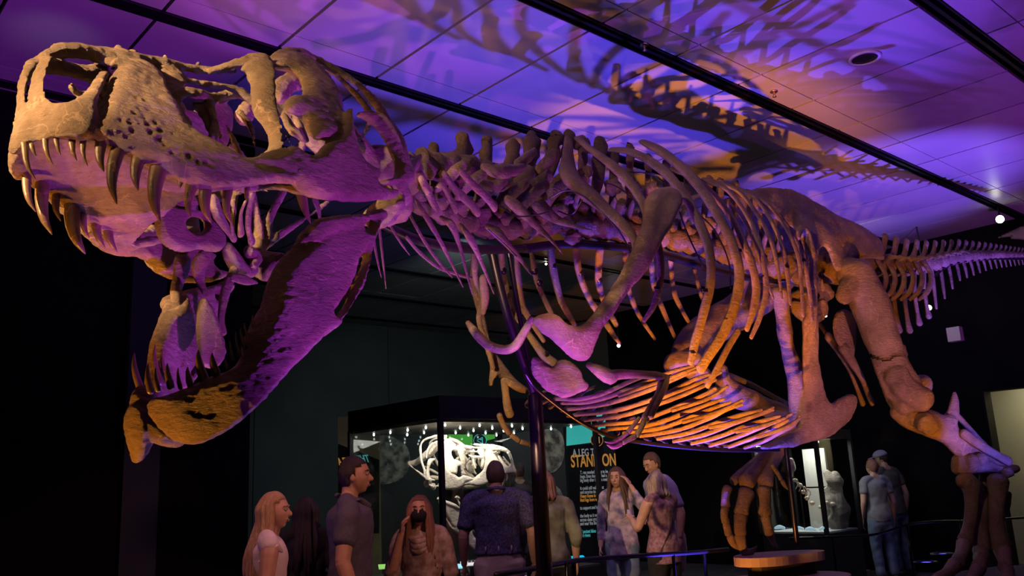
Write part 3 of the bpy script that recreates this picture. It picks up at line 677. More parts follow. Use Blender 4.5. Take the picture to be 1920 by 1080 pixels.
# rear palate bars hanging on both sides
side.join(ptube(FS, [(440, 352, .26, 10), (470, 352, .24, 10), (520, 350, .25, 8), (590, 362, .33, 8)], 1., 8, .3, 22))
allg = Geo(); allg.join(side); allg.join(side.mirrored(FS)); allg.join(mid)
random.seed(11)
pits = []
for (x, y) in [(228, 150), (255, 188), (270, 192), (226, 226), (244, 231), (250, 214), (275, 235), (292, 232), (300, 246), (282, 250), (247, 246), (210, 248), (222, 250), (240, 256), (300, 262), (322, 286), (334, 290), (355, 294), (372, 304), (386, 306), (396, 312), (270, 222), (326, 252), (90, 205), (125, 232), (145, 240), (88, 240), (50, 238), (110, 240), (148, 228), (260, 206), (310, 270), (340, 300)]:
    pits.append((FS.P(x, y, lat_max(x, y)+.03), .0105+random.random()*.004, .0065))
skull = bone('skull', remesh(allg, .0078, 2, .010, 7., pits, .0035), BONE)
# ---- teeth
def tooth(fr, bx, by, tx, ty, wpx, l, parent, lt=None, curve=.12, name='tooth'):
    """curved serrated tooth: base pixel, tip pixel, base width in pixels, lateral value"""
    dx, dy = tx-bx, ty-by; L = math.hypot(dx, dy); nx, ny = -dy/L, dx/L
    s = 1 if curve > 0 else -1; c = curve*L
    pts = [(bx-dx*.12, by-dy*.12, l, wpx*.5), (bx, by, l, wpx*.52), (bx+dx*.33+nx*c*.7, by+dy*.33+ny*c*.7, l, wpx*.46), (bx+dx*.66+nx*c*.8, by+dy*.66+ny*c*.8, l if lt is None else (l+lt)/2, wpx*.33), (bx+dx*.9+nx*c*.25, by+dy*.9+ny*c*.25, l if lt is None else lt, wpx*.15), (tx, ty, l if lt is None else lt, 1.)]
    return bone(name, ptube(fr, pts, .8, 9, .05, bx), TOOTH, parent)
for (bx, by, tx, ty, wd) in [(47, 275, 66, 335, 13), (60, 273, 68, 292, 10), (85, 260, 99, 307, 12), (106, 258, 114, 290, 11), (136, 256, 144, 301, 14), (157, 258, 164, 310, 12), (190, 265, 195, 322, 22), (222, 278, 219, 383, 27), (262, 292, 259, 357, 26), (299, 312, 300, 415, 32), (340, 334, 338, 352, 14), (361, 346, 357, 407, 22), (386, 352, 396, 418, 25), (428, 352, 434, 420, 20), (465, 350, 462, 376, 11)]:
    tooth(FS, bx, by, tx, ty, wd, lw(bx)*.93, skull)
for (bx, by, tx, ty, wd) in [(40, 296, 60, 345, 13), (50, 330, 67, 397, 17), (80, 345, 98, 440, 26), (106, 362, 114, 414, 16), (135, 383, 160, 476, 31), (156, 398, 167, 446, 16), (180, 406, 197, 465, 20), (202, 405, 219, 472, 22), (228, 408, 242, 445, 14), (246, 402, 255, 434, 10), (262, 398, 262, 414, 9)]:
    tooth(FS, bx, by, tx, ty, wd, -lw(bx+110)*.90, skull)
tooth(FS, 562, 345, 582, 418, 24, .15, skull, curve=.05, name='tooth')
# hanging far palatine arch with its round hole, and strut bones
pal = [(292, 392), (312, 386), (340, 392), (372, 396), (392, 388), (404, 402), (412, 430), (424, 452), (416, 470), (400, 474), (372, 466), (348, 474), (322, 468), (304, 452), (294, 436)]
bone('palatine', plate(FS, pal, -.12, .025, 4, 10, holes=[[(348, 412), (366, 404), (384, 412), (386, 428), (372, 440), (354, 438), (345, 426)]]), BONE, skull)
for pts in ([(400, 372, -.05, 14), (408, 400, -.06, 14), (426, 430, -.08, 10), (438, 450, -.1, 6)], [(440, 358, -.04, 10), (436, 395, -.05, 7), (436, 430, -.07, 5), (440, 450, -.1, 7)], [(474, 360, .05, 7), (466, 395, .0, 8), (466, 430, -.05, 8), (472, 452, -.1, 11)], [(460, 378, .05, 4), (452, 400, 0, 6), (452, 440, -.06, 8)],
            [(300, 390, -.14, 12), (330, 380, -.12, 14), (400, 370, -.1, 12), (450, 356, -.02, 9)]):
    bone('pterygoid_strut', ptube(FS, pts, .6, 10, .3, pts[0][0]), BONE, skull)
bone('sclerotic_bone', ptube(FS, [(545, 190, .05, 14), (556, 225, .04, 10), (572, 262, .06, 10)], .6, 9, .4, 4), BONE, skull)
bone('braincase', remesh(ptube(FS, [(690, 300, .02, 30), (730, 320, 0, 34), (760, 340, 0, 30)], 1.6, 12, .4, 3).join(pell(FS, 772, 352, 0, 16, .05, .3)), .012, 1, .012, 14), BONED, skull)
# ---- lower jaw
lj = lambda x, y=0: float(np.interp(x, [240, 290, 340, 430, 520, 600, 720], [.02, .05, .10, .20, .28, .34, .40]))
jaw = [(690, 396), (712, 400), (716, 414), (706, 440), (698, 465), (692, 500), (678, 535), (662, 568), (648, 592), (638, 602), (636, 612), (612, 630), (578, 658), (542, 696), (506, 736), (472, 772), (436, 803), (400, 822), (370, 833), (345, 829), (318, 812), (294, 790), (281, 770), (277, 750), (288, 742), (306, 742), (330, 732), (352, 726), (374, 716), (396, 704), (418, 696), (440, 684), (456, 668), (464, 640), (474, 608), (486, 578), (500, 540), (516, 508), (536, 482), (560, 466), (574, 452), (574, 434), (590, 420), (620, 412), (655, 408)]
slit = [(688, 462), (670, 490), (655, 530), (640, 565), (618, 592), (628, 596), (642, 580), (656, 552), (668, 520), (682, 492)]
hole = [(678, 416), (688, 414), (694, 422), (690, 434), (680, 432), (675, 424)]
crack = [(512, 560), (536, 558), (560, 560), (580, 568), (604, 572), (618, 578), (604, 577), (580, 573), (560, 566), (536, 563)]
jg = plate(FS, jaw, lj, .048, 4, 26, holes=[slit, hole])
jg.join(ptube(FS, [(578, 442, .34, 12), (560, 470, .32, 10), (530, 500, .29, 9), (508, 540, .27, 8), (500, 555, .26, 6)], 1., 8, .6, 31))
jg.join(ptube(FS, [(585, 440, .36, 14), (610, 424, .38, 16), (650, 416, .40, 14), (690, 408, .41, 12)], 1., 10, .2, 32))
jg.join(pell(FS, 700, 408, .38, 16, .06, .4, 3))
fj = jg.mirrored(FS)
ag = Geo(); ag.join(jg); ag.join(fj)
farj = [(246, 745), (254, 727), (270, 720), (286, 730), (290, 745), (284, 765), (292, 785), (314, 808), (336, 822), (352, 832), (334, 841), (306, 836), (280, 822), (258, 798), (246, 770)]
ag.join(plate(FS, farj, -.05, .03, 4, 12))
pits = [(FS.P(x, y, lj(x)+.048), .011, .012) for (x, y) in [(300, 770), (312, 784), (330, 790), (345, 806), (372, 796), (290, 780), (305, 792), (328, 760), (345, 752), (362, 745), (398, 760), (430, 740), (495, 626), (470, 640), (372, 822), (352, 770), (382, 728), (412, 716)]]
lower = bone('lower_jaw', remesh(ag, .0078, 2, .010, 8., pits, .003), BONE)
for (bx, by, tx, ty, wd, l) in [(262, 724, 252, 662, 15, -.12), (282, 730, 278, 682, 14, .0), (298, 712, 291, 646, 14, -.20), (312, 708, 305, 657, 10, -.2), (322, 688, 312, 631, 12, -.27), (333, 668, 327, 622, 10, -.3), (320, 722, 314, 682, 16, .06), (296, 728, 292, 690, 11, .03), (338, 724, 334, 690, 9, .1), (357, 720, 352, 688, 14, .12), (382, 708, 372, 656, 20, .15), (405, 698, 398, 662, 17, .18), (426, 690, 423, 676, 9, .2), (338, 655, 334, 634, 8, -.3),
                                (437, 670, 431, 640, 9, .21), (449, 662, 442, 622, 9, .22), (458, 648, 451, 616, 9, .23), (466, 634, 458, 606, 8, .23), (476, 612, 474, 592, 8, .24)]:
    tooth(FS, bx, by, tx, ty, wd, l, lower, curve=-.08)
# inner bones of the far jaw ramus and the hyoid-like pieces
for nm, pts, fl in (('splenial', [(345, 486, -.30, 16), (338, 515, -.30, 16), (330, 550, -.30, 12), (336, 590, -.3, 8), (342, 640, -.3, 9), (340, 690, -.28, 8)], .6),
                    ('splenial', [(385, 478, -.22, 14), (372, 505, -.24, 15), (378, 535, -.24, 10), (386, 552, -.22, 6)], .6),
                    ('articular', [(425, 462, -.2, 12), (440, 490, -.22, 18), (462, 510, -.24, 14), (478, 505, -.24, 9)], .8), ('articular', [(466, 470, -.2, 12), (480, 482, -.22, 13), (476, 498, -.2, 8)], .8),
                    ('articular', [(440, 505, -.2, 10), (425, 540, -.22, 10), (418, 570, -.22, 8), (414, 600, -.22, 7), (418, 625, -.22, 8)], .8), ('articular', [(436, 520, -.18, 8), (460, 526, -.18, 10), (482, 530, -.18, 3)], .5)):
    bone(nm, ptube(FS, pts, fl, 12, .3, pts[0][1]), BONE, lower)
inner = [(372, 560), (384, 558), (398, 578), (410, 606), (420, 640), (424, 668), (408, 690), (390, 692), (374, 680), (370, 640), (368, 600)]
bone('angular', plate(FS, inner, -.2, .018, 4, 10), BONE, lower)
# ---- neck
def path(xs, ys): return lambda x: float(np.interp(x, xs, ys))
def frame_at(x): return FN if x < 985 else FT
cen = path([740, 800, 850, 900, 960, 1010, 1060, 1130, 1240, 1340, 1400, 1480, 1540], [372, 388, 408, 424, 430, 424, 416, 428, 444, 468, 490, 505, 505])
def vertebra(fr, x, wpx, rpx, spine, arch=None, proc=(), rug=.35, seed=0, name='vertebra', label=None, cy=None):
    y = cen(x) if cy is None else cy; y2 = (cen(x+wpx)-cen(x-wpx)) if cy is None else 0
    g = Geo(); h = wpx*.5; sl = y2/(2*wpx)
    g.join(ptube(fr, [(x-h, y-h*sl, 0, rpx), (x-h*.6, y-h*.6*sl, 0, rpx*.93), (x, y, 0, rpx*.66), (x+h*.6, y+h*.6*sl, 0, rpx*.93), (x+h, y+h*sl, 0, rpx)], 1., 14, .14, seed, ref=EZ, step=.03))
    if spine:
        sx, sy, sr = spine; g.join(ptube(fr, [(x, y-rpx*.5, 0, sr*.8), ((x+sx)/2, (y+sy)/2, 0, sr*.75), (sx, sy+sr, 0, sr*1.05), (sx, sy+2, 0, sr*.9)], .5, 10, rug, seed+3, ref=fr.N))
    if arch: g.join(pell(fr, x, y-rpx*.9, 0, arch, .10, .45, seed))
    for P in proc: g.join(ptube(fr, P, .5, 10, .22, seed+P[0][0]))
    return bone(name, g, BONED, label=label)
for (x, sp, rp) in ((775, (786, 286, 17), 19), (812, (816, 276, 19), 20), (850, (868, 258, 24), 21), (890, (914, 262, 18), 22), (930, (962, 266, 18), 23), (968, (998, 254, 22), 23), (1006, (1042, 250, 17), 23), (1042, (1066, 246, 13), 23)):
    P = []
    if x > 800: P += [[(x+10, cen(x)-40, .08, 16), (x+34, cen(x)-66, .16, 13), (x+58, cen(x)-84, .20, 9)]]
    if x > 900: P += [[(x, cen(x)-30, .05, 17), (x+30, cen(x)-72, .12, 15), (x+62, cen(x)-100, .18, 12)]]
    vertebra(frame_at(x), x, 34, rp, sp, 22, P, .8, x, 'neck_vertebra')
bone('neck_vertebra', ptube(FN, [(765, 310, .04, 20), (800, 306, .06, 26), (850, 312, .06, 28), (900, 320, .06, 22), (950, 324, .05, 18), (1010, 330, .04, 16)], .7, 16, .8, 50, step=.03), BONED)
for pts in ([(787, 328, .22, 13), (800, 355, .24, 11), (818, 392, .24, 9)], [(828, 340, .24, 8), (842, 368, .25, 8), (856, 394, .25, 9)], [(832, 326, .25, 9), (856, 358, .26, 10), (880, 380, .26, 11), (896, 398, .26, 11)], [(862, 320, .24, 7), (885, 344, .26, 9), (908, 366, .27, 9), (928, 388, .27, 11)],
            [(905, 314, .2, 9), (935, 322, .24, 14), (968, 318, .25, 11), (982, 312, .26, 6)], [(900, 345, .15, 10), (930, 350, .16, 12), (958, 340, .16, 10)], [(1010, 320, .14, 10), (1030, 300, .15, 13), (1042, 285, .15, 9)], [(968, 308, .14, 8), (985, 298, .16, 11), (1004, 284, .17, 8)], [(1078, 272, 0, 12), (1095, 262, 0, 10)]):
    bone('transverse_process', ptube(frame_at(pts[0][0]), pts, .55, 11, .25, pts[0][0]), BONE)
# cervical ribs: broad heads with long trailing spikes
for pts in ([(988, 338, .2, 11), (996, 365, .24, 19), (1018, 392, .27, 17), (1045, 412, .28, 9), (1078, 424, .28, 4), (1110, 432, .27, 1.2)], [(950, 374, .2, 11), (976, 394, .24, 15), (1000, 418, .27, 10), (1024, 440, .28, 6), (1044, 462, .27, 3.5), (1056, 477, .26, 1.2)],
            [(914, 424, .2, 9), (934, 438, .24, 14), (956, 462, .26, 9), (976, 486, .26, 6.5), (990, 505, .26, 5), (997, 515, .26, 2)], [(866, 424, .2, 9), (880, 444, .24, 13), (896, 476, .25, 8), (912, 515, .25, 5), (926, 550, .25, 2)],
            [(828, 408, .2, 8), (848, 424, .24, 12), (862, 462, .24, 6), (876, 515, .24, 4.5), (886, 552, .24, 2)], [(782, 378, .16, 7), (800, 408, .2, 9), (822, 446, .22, 7), (846, 492, .22, 5), (868, 538, .22, 2)], [(762, 390, .16, 6), (780, 425, .2, 5), (802, 462, .2, 5), (826, 495, .2, 4), (848, 520, .2, 2)],
            [(730, 420, .16, 4), (748, 450, .18, 3.5), (768, 478, .18, 1.5)], [(762, 445, .05, 5), (786, 472, .03, 5), (820, 500, 0, 4), (852, 512, 0, 4), (885, 522, 0, 3)], [(711, 425, .1, 4.5), (716, 470, .1, 4), (724, 541, .1, 1.5)], [(701, 452, .0, 4.5), (708, 490, 0, 3.5), (715, 520, 0, 1.5)], [(590, 372, -.1, 9), (597, 392, -.1, 7), (600, 412, -.1, 4)]):
    bone('neck_rib', ptube(frame_at(pts[0][0]), pts, .45, 10, .14, pts[0][0]), BONE)
# ---- back vertebrae
for i, (x, sp) in enumerate(((1078, (1096, 262, 12)), (1112, (1126, 262, 17)), (1146, (1152, 280, 11)), (1180, (1182, 272, 11)), (1214, (1216, 290, 9)), (1248, (1250, 300, 10)), (1280, (1290, 322, 10)), (1312, (1330, 332, 11)), (1344, (1350, 336, 10)), (1374, (1378, 342, 10)), (1402, (1404, 358, 9)), (1430, (1424, 362, 8)), (1458, (1452, 368, 8)))):
    r = 27-i*.5
    vertebra(FT, x, 25, r, sp, 20, [[(x, cen(x)-32, .06, 10), (x+4, cen(x)-46, .22, 8), (x+8, cen(x)-56, .34, 5)]], .4, i*7, 'back_vertebra')
for k, (x, y, r) in enumerate(((1050, 395, 15), (1066, 368, 14), (1150, 350, 16), (1188, 352, 13), (1222, 355, 14), (1160, 390, 14), (1075, 445, 12), (1290, 395, 12), (1330, 420, 14))):
    bone('articular_process', pell(FT, x, y, .12, r, .06, .6, k), BONED)
# ---- ribs
RIBS = [  # near side: (px, py, lateral, radius px)
 [(1066, 262, .12, 8), (1066, 300, .2, 13), (1072, 335, .3, 24), (1100, 362, .45, 22), (1135, 392, .58, 14), (1165, 418, .66, 11), (1188, 448, .7, 9), (1194, 482, .72, 6)],
 [(1086, 262, .12, 10), (1110, 282, .25, 10), (1142, 305, .4, 13), (1178, 340, .54, 12), (1204, 378, .64, 10), (1218, 420, .7, 9), (1236, 470, .72, 8), (1238, 525, .7, 7), (1226, 572, .66, 5.5), (1207, 602, .62, 3.5)],
 [(1146, 280, .1, 7), (1180, 284, .24, 10), (1222, 304, .4, 12), (1262, 338, .54, 12), (1292, 380, .64, 11), (1312, 420, .70, 11), (1330, 470, .74, 10), (1332, 530, .74, 9), (1318, 590, .71, 9), (1304, 640, .68, 8.5), (1295, 680, .66, 7)],
 [(1206, 266, .1, 9), (1240, 284, .24, 14), (1282, 318, .42, 14), (1320, 362, .56, 13), (1350, 410, .66, 12), (1374, 460, .72, 11), (1386, 515, .75, 10.5), (1378, 570, .75, 10), (1358, 620, .72, 10), (1332, 662, .7, 9), (1312, 692, .68, 9)],
 [(1262, 316, .1, 7), (1300, 332, .24, 9), (1340, 368, .42, 9), (1374, 412, .56, 9), (1396, 458, .66, 9), (1412, 505, .7, 9), (1418, 540, .7, 9), (1412, 580, .7, 7.5), (1400, 618, .68, 5)],
 [(1384, 620, .6, 7), (1366, 650, .6, 7), (1346, 688, .6, 7), (1326, 724, .58, 6)],
 [(1318, 336, .1, 6), (1358, 352, .24, 8), (1392, 390, .42, 8), (1418, 440, .55, 8), (1432, 495, .62, 8), (1436, 548, .64, 7), (1424, 596, .62, 6), (1408, 633, .6, 4.5)],
 [(1350, 342, .1, 5), (1386, 360, .24, 7), (1420, 402, .4, 7), (1446, 452, .52, 7), (1458, 500, .58, 5), (1466, 560, .6, 3)],
 [(1384, 352, .1, 5), (1416, 372, .22, 6), (1444, 410, .38, 7), (1466, 460, .48, 6), (1476, 510, .52, 6), (1482, 570, .54, 4)],
 [(1402, 362, .1, 4), (1440, 384, .22, 5), (1474, 428, .38, 6), (1496, 478, .46, 6), (1502, 530, .48, 5), (1506, 592, .5, 4)],
 [(1420, 372, .1, 4), (1456, 396, .2, 4), (1488, 440, .34, 5), (1508, 490, .42, 5), (1512, 512, .44, 6), (1520, 560, .44, 5), (1524, 600, .44, 4)],
 [(1370, 380, .1, 4), (1398, 420, .3, 5), (1420, 470, .44, 6), (1436, 520, .5, 5), (1450, 560, .52, 3)]]
for i, pts in enumerate(RIBS):
    k_ = 1.3 if i < 5 else 1.12
    bone('rib', ptube(FT, [(x, y, l, r*k_) for x, y, l, r in pts], .42, 12, .10, i*3, step=.03), BONE)
FAR = [[(890, 470, -.15, 7), (892, 520, -.25, 7), (905, 560, -.3, 6), (898, 600, -.3, 5), (914, 650, -.3, 5), (925, 690, -.3, 4)], [(906, 520, -.2, 8), (909, 560, -.25, 8), (906, 588, -.28, 4)],
       [(940, 468, -.3, 6), (943, 508, -.38, 6), (958, 575, -.42, 6), (980, 610, -.42, 5), (1004, 645, -.4, 7), (1022, 668, -.4, 8), (1042, 682, -.38, 7)], [(968, 470, -.2, 5), (975, 560, -.4, 8), (988, 590, -.42, 6), (1020, 640, -.4, 4)],
       [(996, 466, -.35, 5), (1002, 508, -.45, 6), (1012, 542, -.48, 5), (1032, 584, -.48, 5), (1050, 620, -.46, 4)], [(1033, 462, -.35, 8), (1036, 498, -.45, 8), (1050, 558, -.5, 6.5), (1066, 590, -.5, 6), (1078, 610, -.48, 4)],
       [(1080, 462, -.35, 8.5), (1086, 512, -.48, 7), (1106, 562, -.54, 6), (1132, 600, -.54, 6), (1150, 628, -.52, 5), (1162, 644, -.5, 3)], [(1125, 462, -.35, 9), (1122, 525, -.5, 7.5), (1134, 568, -.54, 6), (1156, 610, -.54, 5)],
       [(1172, 467, -.35, 7), (1176, 530, -.5, 6), (1190, 575, -.54, 5), (1206, 604, -.54, 4), (1228, 636, -.52, 3)], [(1220, 474, -.35, 6), (1226, 535, -.5, 6), (1246, 588, -.54, 5), (1266, 634, -.52, 3.5)],
       [(1257, 482, -.35, 6), (1263, 545, -.5, 5.5), (1278, 580, -.52, 4.5), (1296, 612, -.5, 3.5)], [(1300, 495, -.35, 5), (1312, 545, -.5, 4.5), (1322, 575, -.52, 3.5)]]
for i, pts in enumerate(FAR): bone('rib', ptube(FT, [(x, y, l, r*1.2) for x, y, l, r in pts], .6, 10, .10, i*5+1), BONE)
for (x, y, l, r) in ((1322, 545, .73, 10), (1299, 660, .67, 9), (1384, 470, .72, 11), (1364, 600, .73, 10), (1233, 540, .7, 8), (1434, 520, .63, 8), (1476, 500, .52, 6), (1508, 488, .42, 6), (1418, 545, .7, 9), (1190, 470, .71, 8)):
    bone('rib_clamp', ptube(FT, [(x-1, y-3, l, r), (x, y+3, l, r)], .5, 12, 0, 0, cap=False), STEEL)
for (x, y, l) in ((943, 508, -.38), (1002, 508, -.45), (1011, 530, -.47), (1036, 498, -.45), (1087, 512, -.48), (1122, 525, -.5), (1022, 665, -.4)):
    bone('rib_clamp', pell(FT, x, y, l, 8, None, 0), STEEL)
# ---- shoulder
scap = [(1205, 420), (1206, 395), (1214, 366), (1232, 350), (1258, 350), (1276, 366), (1278, 380), (1268, 400), (1258, 425), (1240, 455), (1222, 490), (1200, 522), (1172, 556), (1146, 590), (1124, 622), (1114, 645), (1106, 672), (1096, 680), (1074, 670), (1050, 650), (1034, 638), (1018, 628), (1010, 615), (999, 603), (1002, 594), (1020, 589), (1044, 590), (1056, 602), (1076, 614), (1094, 610), (1112, 590), (1140, 552), (1168, 506), (1190, 462)]
lsc = lambda x, y: float(np.interp(y, [350, 450, 600, 680], [.66, .76, .74, .62]))
bone('scapula', remesh(plate(FT, scap, lsc, .045, 4, 15), .011, 2, .012, 8, fine=.003), BONE)
cor = [(995, 672), (1004, 667), (1016, 674), (1026, 688), (1038, 688), (1044, 674), (1060, 672), (1078, 684), (1092, 696), (1092, 708), (1104, 722), (1104, 728), (1086, 738), (1062, 746), (1042, 743), (1020, 732), (1004, 712), (996, 692)]
bone('coracoid', remesh(plate(FT, cor, lambda x, y: float(np.interp(x, [990, 1100], [.40, .58])), .03, 3.5, 16), .011, 1, .012, 12, fine=.004), BONE)
bone('furcula', ptube(FT, [(877, 605, .0, 5), (892, 624, .08, 9), (914, 646, .14, 9), (942, 656, .22, 9), (964, 650, .28, 9), (980, 628, .34, 8), (998, 596, .40, 6)], 1., 12, .10, 2), BONE)
fsc_ = [(900, 628), (914, 640), (934, 668), (960, 704), (986, 728), (990, 736), (970, 730), (944, 712), (926, 706), (924, 724), (917, 726), (917, 706), (920, 688), (912, 662)]
bone('scapula', plate(FT, fsc_, -.35, .03, 4, 10), BONE)
bone('scapula', ptube(FT, [(890, 470, -.4, 7), (888, 530, -.42, 8), (902, 590, -.4, 8), (912, 640, -.38, 9)], .5, 10, .1, 2), BONE)
bone('coracoid', plate(FT, [(944, 706), (966, 712), (992, 728), (992, 738), (972, 736), (950, 722)], -.28, .02, 4, 8), BONE)
bone('humerus', ptube(FT, [(1104, 684, .6, 8), (1118, 692, .64, 11), (1142, 706, .66, 15), (1160, 702, .66, 10), (1200, 702, .68, 8), (1232, 704, .68, 8), (1246, 708, .68, 7)], .7, 12, .15, 5), BONE)
bone('humerus', ptube(FT, [(1112, 690, .6, 6), (1130, 704, .64, 8), (1146, 716, .66, 5)], .6, 10, .15, 5), BONE)
bone('radius', ptube(FT, [(1251, 706, .68, 6), (1246, 728, .70, 6.5), (1232, 756, .7, 6), (1220, 780, .7, 7)], .8, 10, .12, 6), BONE)
bone('ulna', ptube(FT, [(1240, 712, .67, 6), (1232, 738, .68, 5), (1218, 764, .68, 5), (1208, 782, .7, 6)], .8, 10, .12, 7), BONE)
for nm, pts in (('wrist_bone', [(1206, 784, .7, 5), (1214, 788, .71, 6)]), ('metacarpal', [(1208, 788, .7, 6), (1200, 806, .71, 6), (1194, 816, .71, 6)]), ('metacarpal', [(1198, 784, .7, 4), (1188, 798, .71, 4.5), (1178, 810, .71, 5)]), ('finger_bone', [(1190, 818, .71, 5.5), (1176, 826, .71, 4.5), (1168, 830, .71, 5)]),
                ('finger_bone', [(1176, 812, .71, 4.5), (1166, 820, .71, 4), (1160, 824, .71, 4)]), ('claw', [(1164, 832, .71, 5), (1150, 838, .71, 4.5), (1138, 834, .71, 1.2)]), ('claw', [(1158, 825, .71, 4), (1146, 830, .71, 3), (1134, 828, .71, 1)])):
    bone(nm, ptube(FT, pts, .8, 10, .15, pts[0][0]), BONE)
# far arm, hanging
for nm, pts in (('humerus', [(946, 712, -.3, 8), (949, 742, -.32, 8), (953, 770, -.34, 9), (957, 778, -.34, 9)]), ('radius', [(936, 778, -.34, 6), (944, 798, -.36, 6), (954, 812, -.38, 6)]), ('metacarpal', [(958, 815, -.38, 5), (972, 826, -.38, 5)]), ('finger_bone', [(976, 828, -.38, 5), (990, 832, -.38, 5)]), ('claw', [(993, 832, -.38, 6), (1006, 838, -.38, 2)])):
    bone(nm, ptube(FT, pts, .8, 10, .15, pts[0][0]), BONE)
# ---- belly ribs
GA = [[(1040, 748), (1085, 748), (1130, 738), (1180, 716), (1222, 700)], [(1052, 756), (1110, 752), (1180, 730), (1250, 700), (1300, 685)], [(1064, 768), (1140, 756), (1220, 730), (1280, 704), (1316, 692)], [(1076, 778), (1160, 768), (1240, 742), (1300, 712), (1330, 702)], [(1096, 788), (1170, 778), (1250, 752), (1310, 728), (1342, 712)],
      [(1116, 797), (1200, 788), (1280, 758), (1320, 740), (1342, 728)], [(1140, 805), (1220, 796), (1290, 772), (1330, 757), (1358, 748)], [(1168, 812), (1240, 802), (1300, 780), (1340, 764), (1370, 754)], [(1200, 818), (1270, 806), (1330, 784), (1362, 768), (1392, 758)],
      [(1232, 823), (1290, 812), (1350, 790), (1390, 778), (1428, 768)], [(1262, 828), (1320, 815), (1370, 796), (1420, 778), (1450, 768)], [(1296, 832), (1350, 818), (1400, 798), (1440, 786), (1462, 780)], [(1330, 836), (1380, 820), (1420, 804), (1450, 792), (1472, 784)], [(1366, 838), (1410, 822), (1440, 808), (1462, 796), (1478, 788)], [(1396, 840), (1430, 828), (1460, 812), (1486, 798), (1500, 780)]]
for i, P in enumerate(GA):
    L_ = [.03, .2, .36, .46, .5]; R_ = [3.6, 4.6, 4.7, 4.2, 3.]
    n = ptube(FT, [(x, y, l, r) for (x, y), l, r in zip(P, L_, R_)], .9, 8, .15, i); bone('belly_rib', n, BONE)
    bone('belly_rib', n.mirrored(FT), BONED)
    if i % 2: bone('belly_rib', ptube(FT, [(P[2][0]-20, P[2][1]+12, .38, 3.5), (P[3][0]+6, P[3][1]+8, .46, 4), (P[4][0]+22, P[4][1]-4, .5, 3)], .9, 8, .1, i), BONE)
bone('support_rail', ptube(FT, [(985, 700, .05, 3.5), (1005, 728, .05, 3.5), (1040, 757, .03, 4), (1080, 786, .02, 4), (1120, 808, .01, 4), (1160, 822, 0, 4), (1220, 832, 0, 4), (1300, 840, 0, 4), (1380, 844, 0, 4), (1460, 843, 0, 4)], 1., 8, 0, 0), STEEL)
# ---- pelvis
ili = [(1392, 362), (1412, 352), (1440, 350), (1470, 352), (1498, 360), (1530, 380), (1560, 396), (1600, 416), (1632, 432), (1650, 448), (1660, 470), (1656, 484), (1634, 480), (1614, 480), (1600, 492), (1588, 506), (1570, 512), (1562, 500), (1556, 474), (1546, 460), (1536, 468), (1530, 490), (1534, 520), (1530, 545), (1518, 545), (1512, 500), (1506, 465), (1496, 440), (1484, 426), (1460, 412), (1430, 400), (1400, 385)]
pg = plate(FT, ili, lambda x, y: float(np.interp(y, [350, 440, 520], [.10, .26, .36])), .035, 4.5, 18)
pg.join(ptube(FT, [(1496, 448, .3, 8), (1500, 430, .3, 10), (1514, 440, .31, 8), (1522, 480, .34, 8)], 1., 8, .2, 2))
bone('ilium', remesh(pg, .013, 2, .014, 6, fine=.004), BONE)
bone('ilium', remesh(pg.mirrored(FT), .015, 1, .014, 6), BONE)
sac = Geo()
for k in range(9): sac.join(pell(FT, 1500+10*(k % 5)+8*math.sin(k*3), 505+11*k, .10+.03*math.sin(k), 20, .1, .7, k))
sac.join(ptube(FT, [(1440, 500, 0, 26), (1500, 500, 0, 28), (1560, 500, 0, 24), (1640, 495, 0, 20)], 1.4, 12, .3, 8))
bone('sacrum', remesh(sac, .016, 1, .03, 11), BONED)
pub = [(1506, 588), (1534, 586), (1532, 640), (1536, 690), (1546, 740), (1556, 758), (1574, 744), (1596, 737), (1606, 744), (1607, 758), (1598, 782), (1578, 804), (1552, 820), (1524, 830), (1490, 838), (1450, 843), (1424, 842), (1420, 838), (1452, 826), (1486, 806), (1506, 790), (1510, 750), (1504, 700), (1506, 650)]
fp = plate(FT, pub, lambda x, y: float(np.interp(y, [580, 740, 840], [.32, .10, .03])), .05, 4.5, 18)
fp.join(ptube(FT, [(1462, 545, .06, 16), (1468, 590, .04, 14), (1474, 640, .03, 14), (1488, 690, .02, 16), (1496, 740, .02, 18), (1496, 790, 0, 18)], 1., 12, .1, 4))
bone('pubis', remesh(fp, .014, 2, .010, 6, fine=.003), BONE)
bone('pubis', ptube(FT, [(1526, 520, .34, 10), (1522, 560, .34, 11), (1520, 600, .3, 13), (1520, 640, .26, 14)], .8, 12, .2, 6), BONE)
isc = plate(FT, [(1566, 585), (1582, 578), (1604, 590), (1606, 640), (1600, 680), (1584, 660), (1566, 640), (1560, 610)], .14, .025, 4.5, 12)
bone('ischium', isc.join(ptube(FT, [(1580, 650, .14, 12), (1600, 682, .1, 9), (1616, 710, .08, 6), (1626, 735, .06, 5.5), (1636, 757, .05, 6)], .8, 10, .1, 3)), BONE)
bone('ischium', ptube(FT, [(1552, 630, 0, 9), (1572, 656, -.02, 8), (1592, 690, -.05, 6), (1606, 724, -.06, 5), (1618, 758, -.08, 6)], .8, 10, .1, 4), BONE)
bone('ischium', ptube(FT, [(1530, 598, -.1, 4), (1544, 618, -.1, 4.5), (1558, 640, -.1, 4)], .8, 10, .1, 4), BONE)
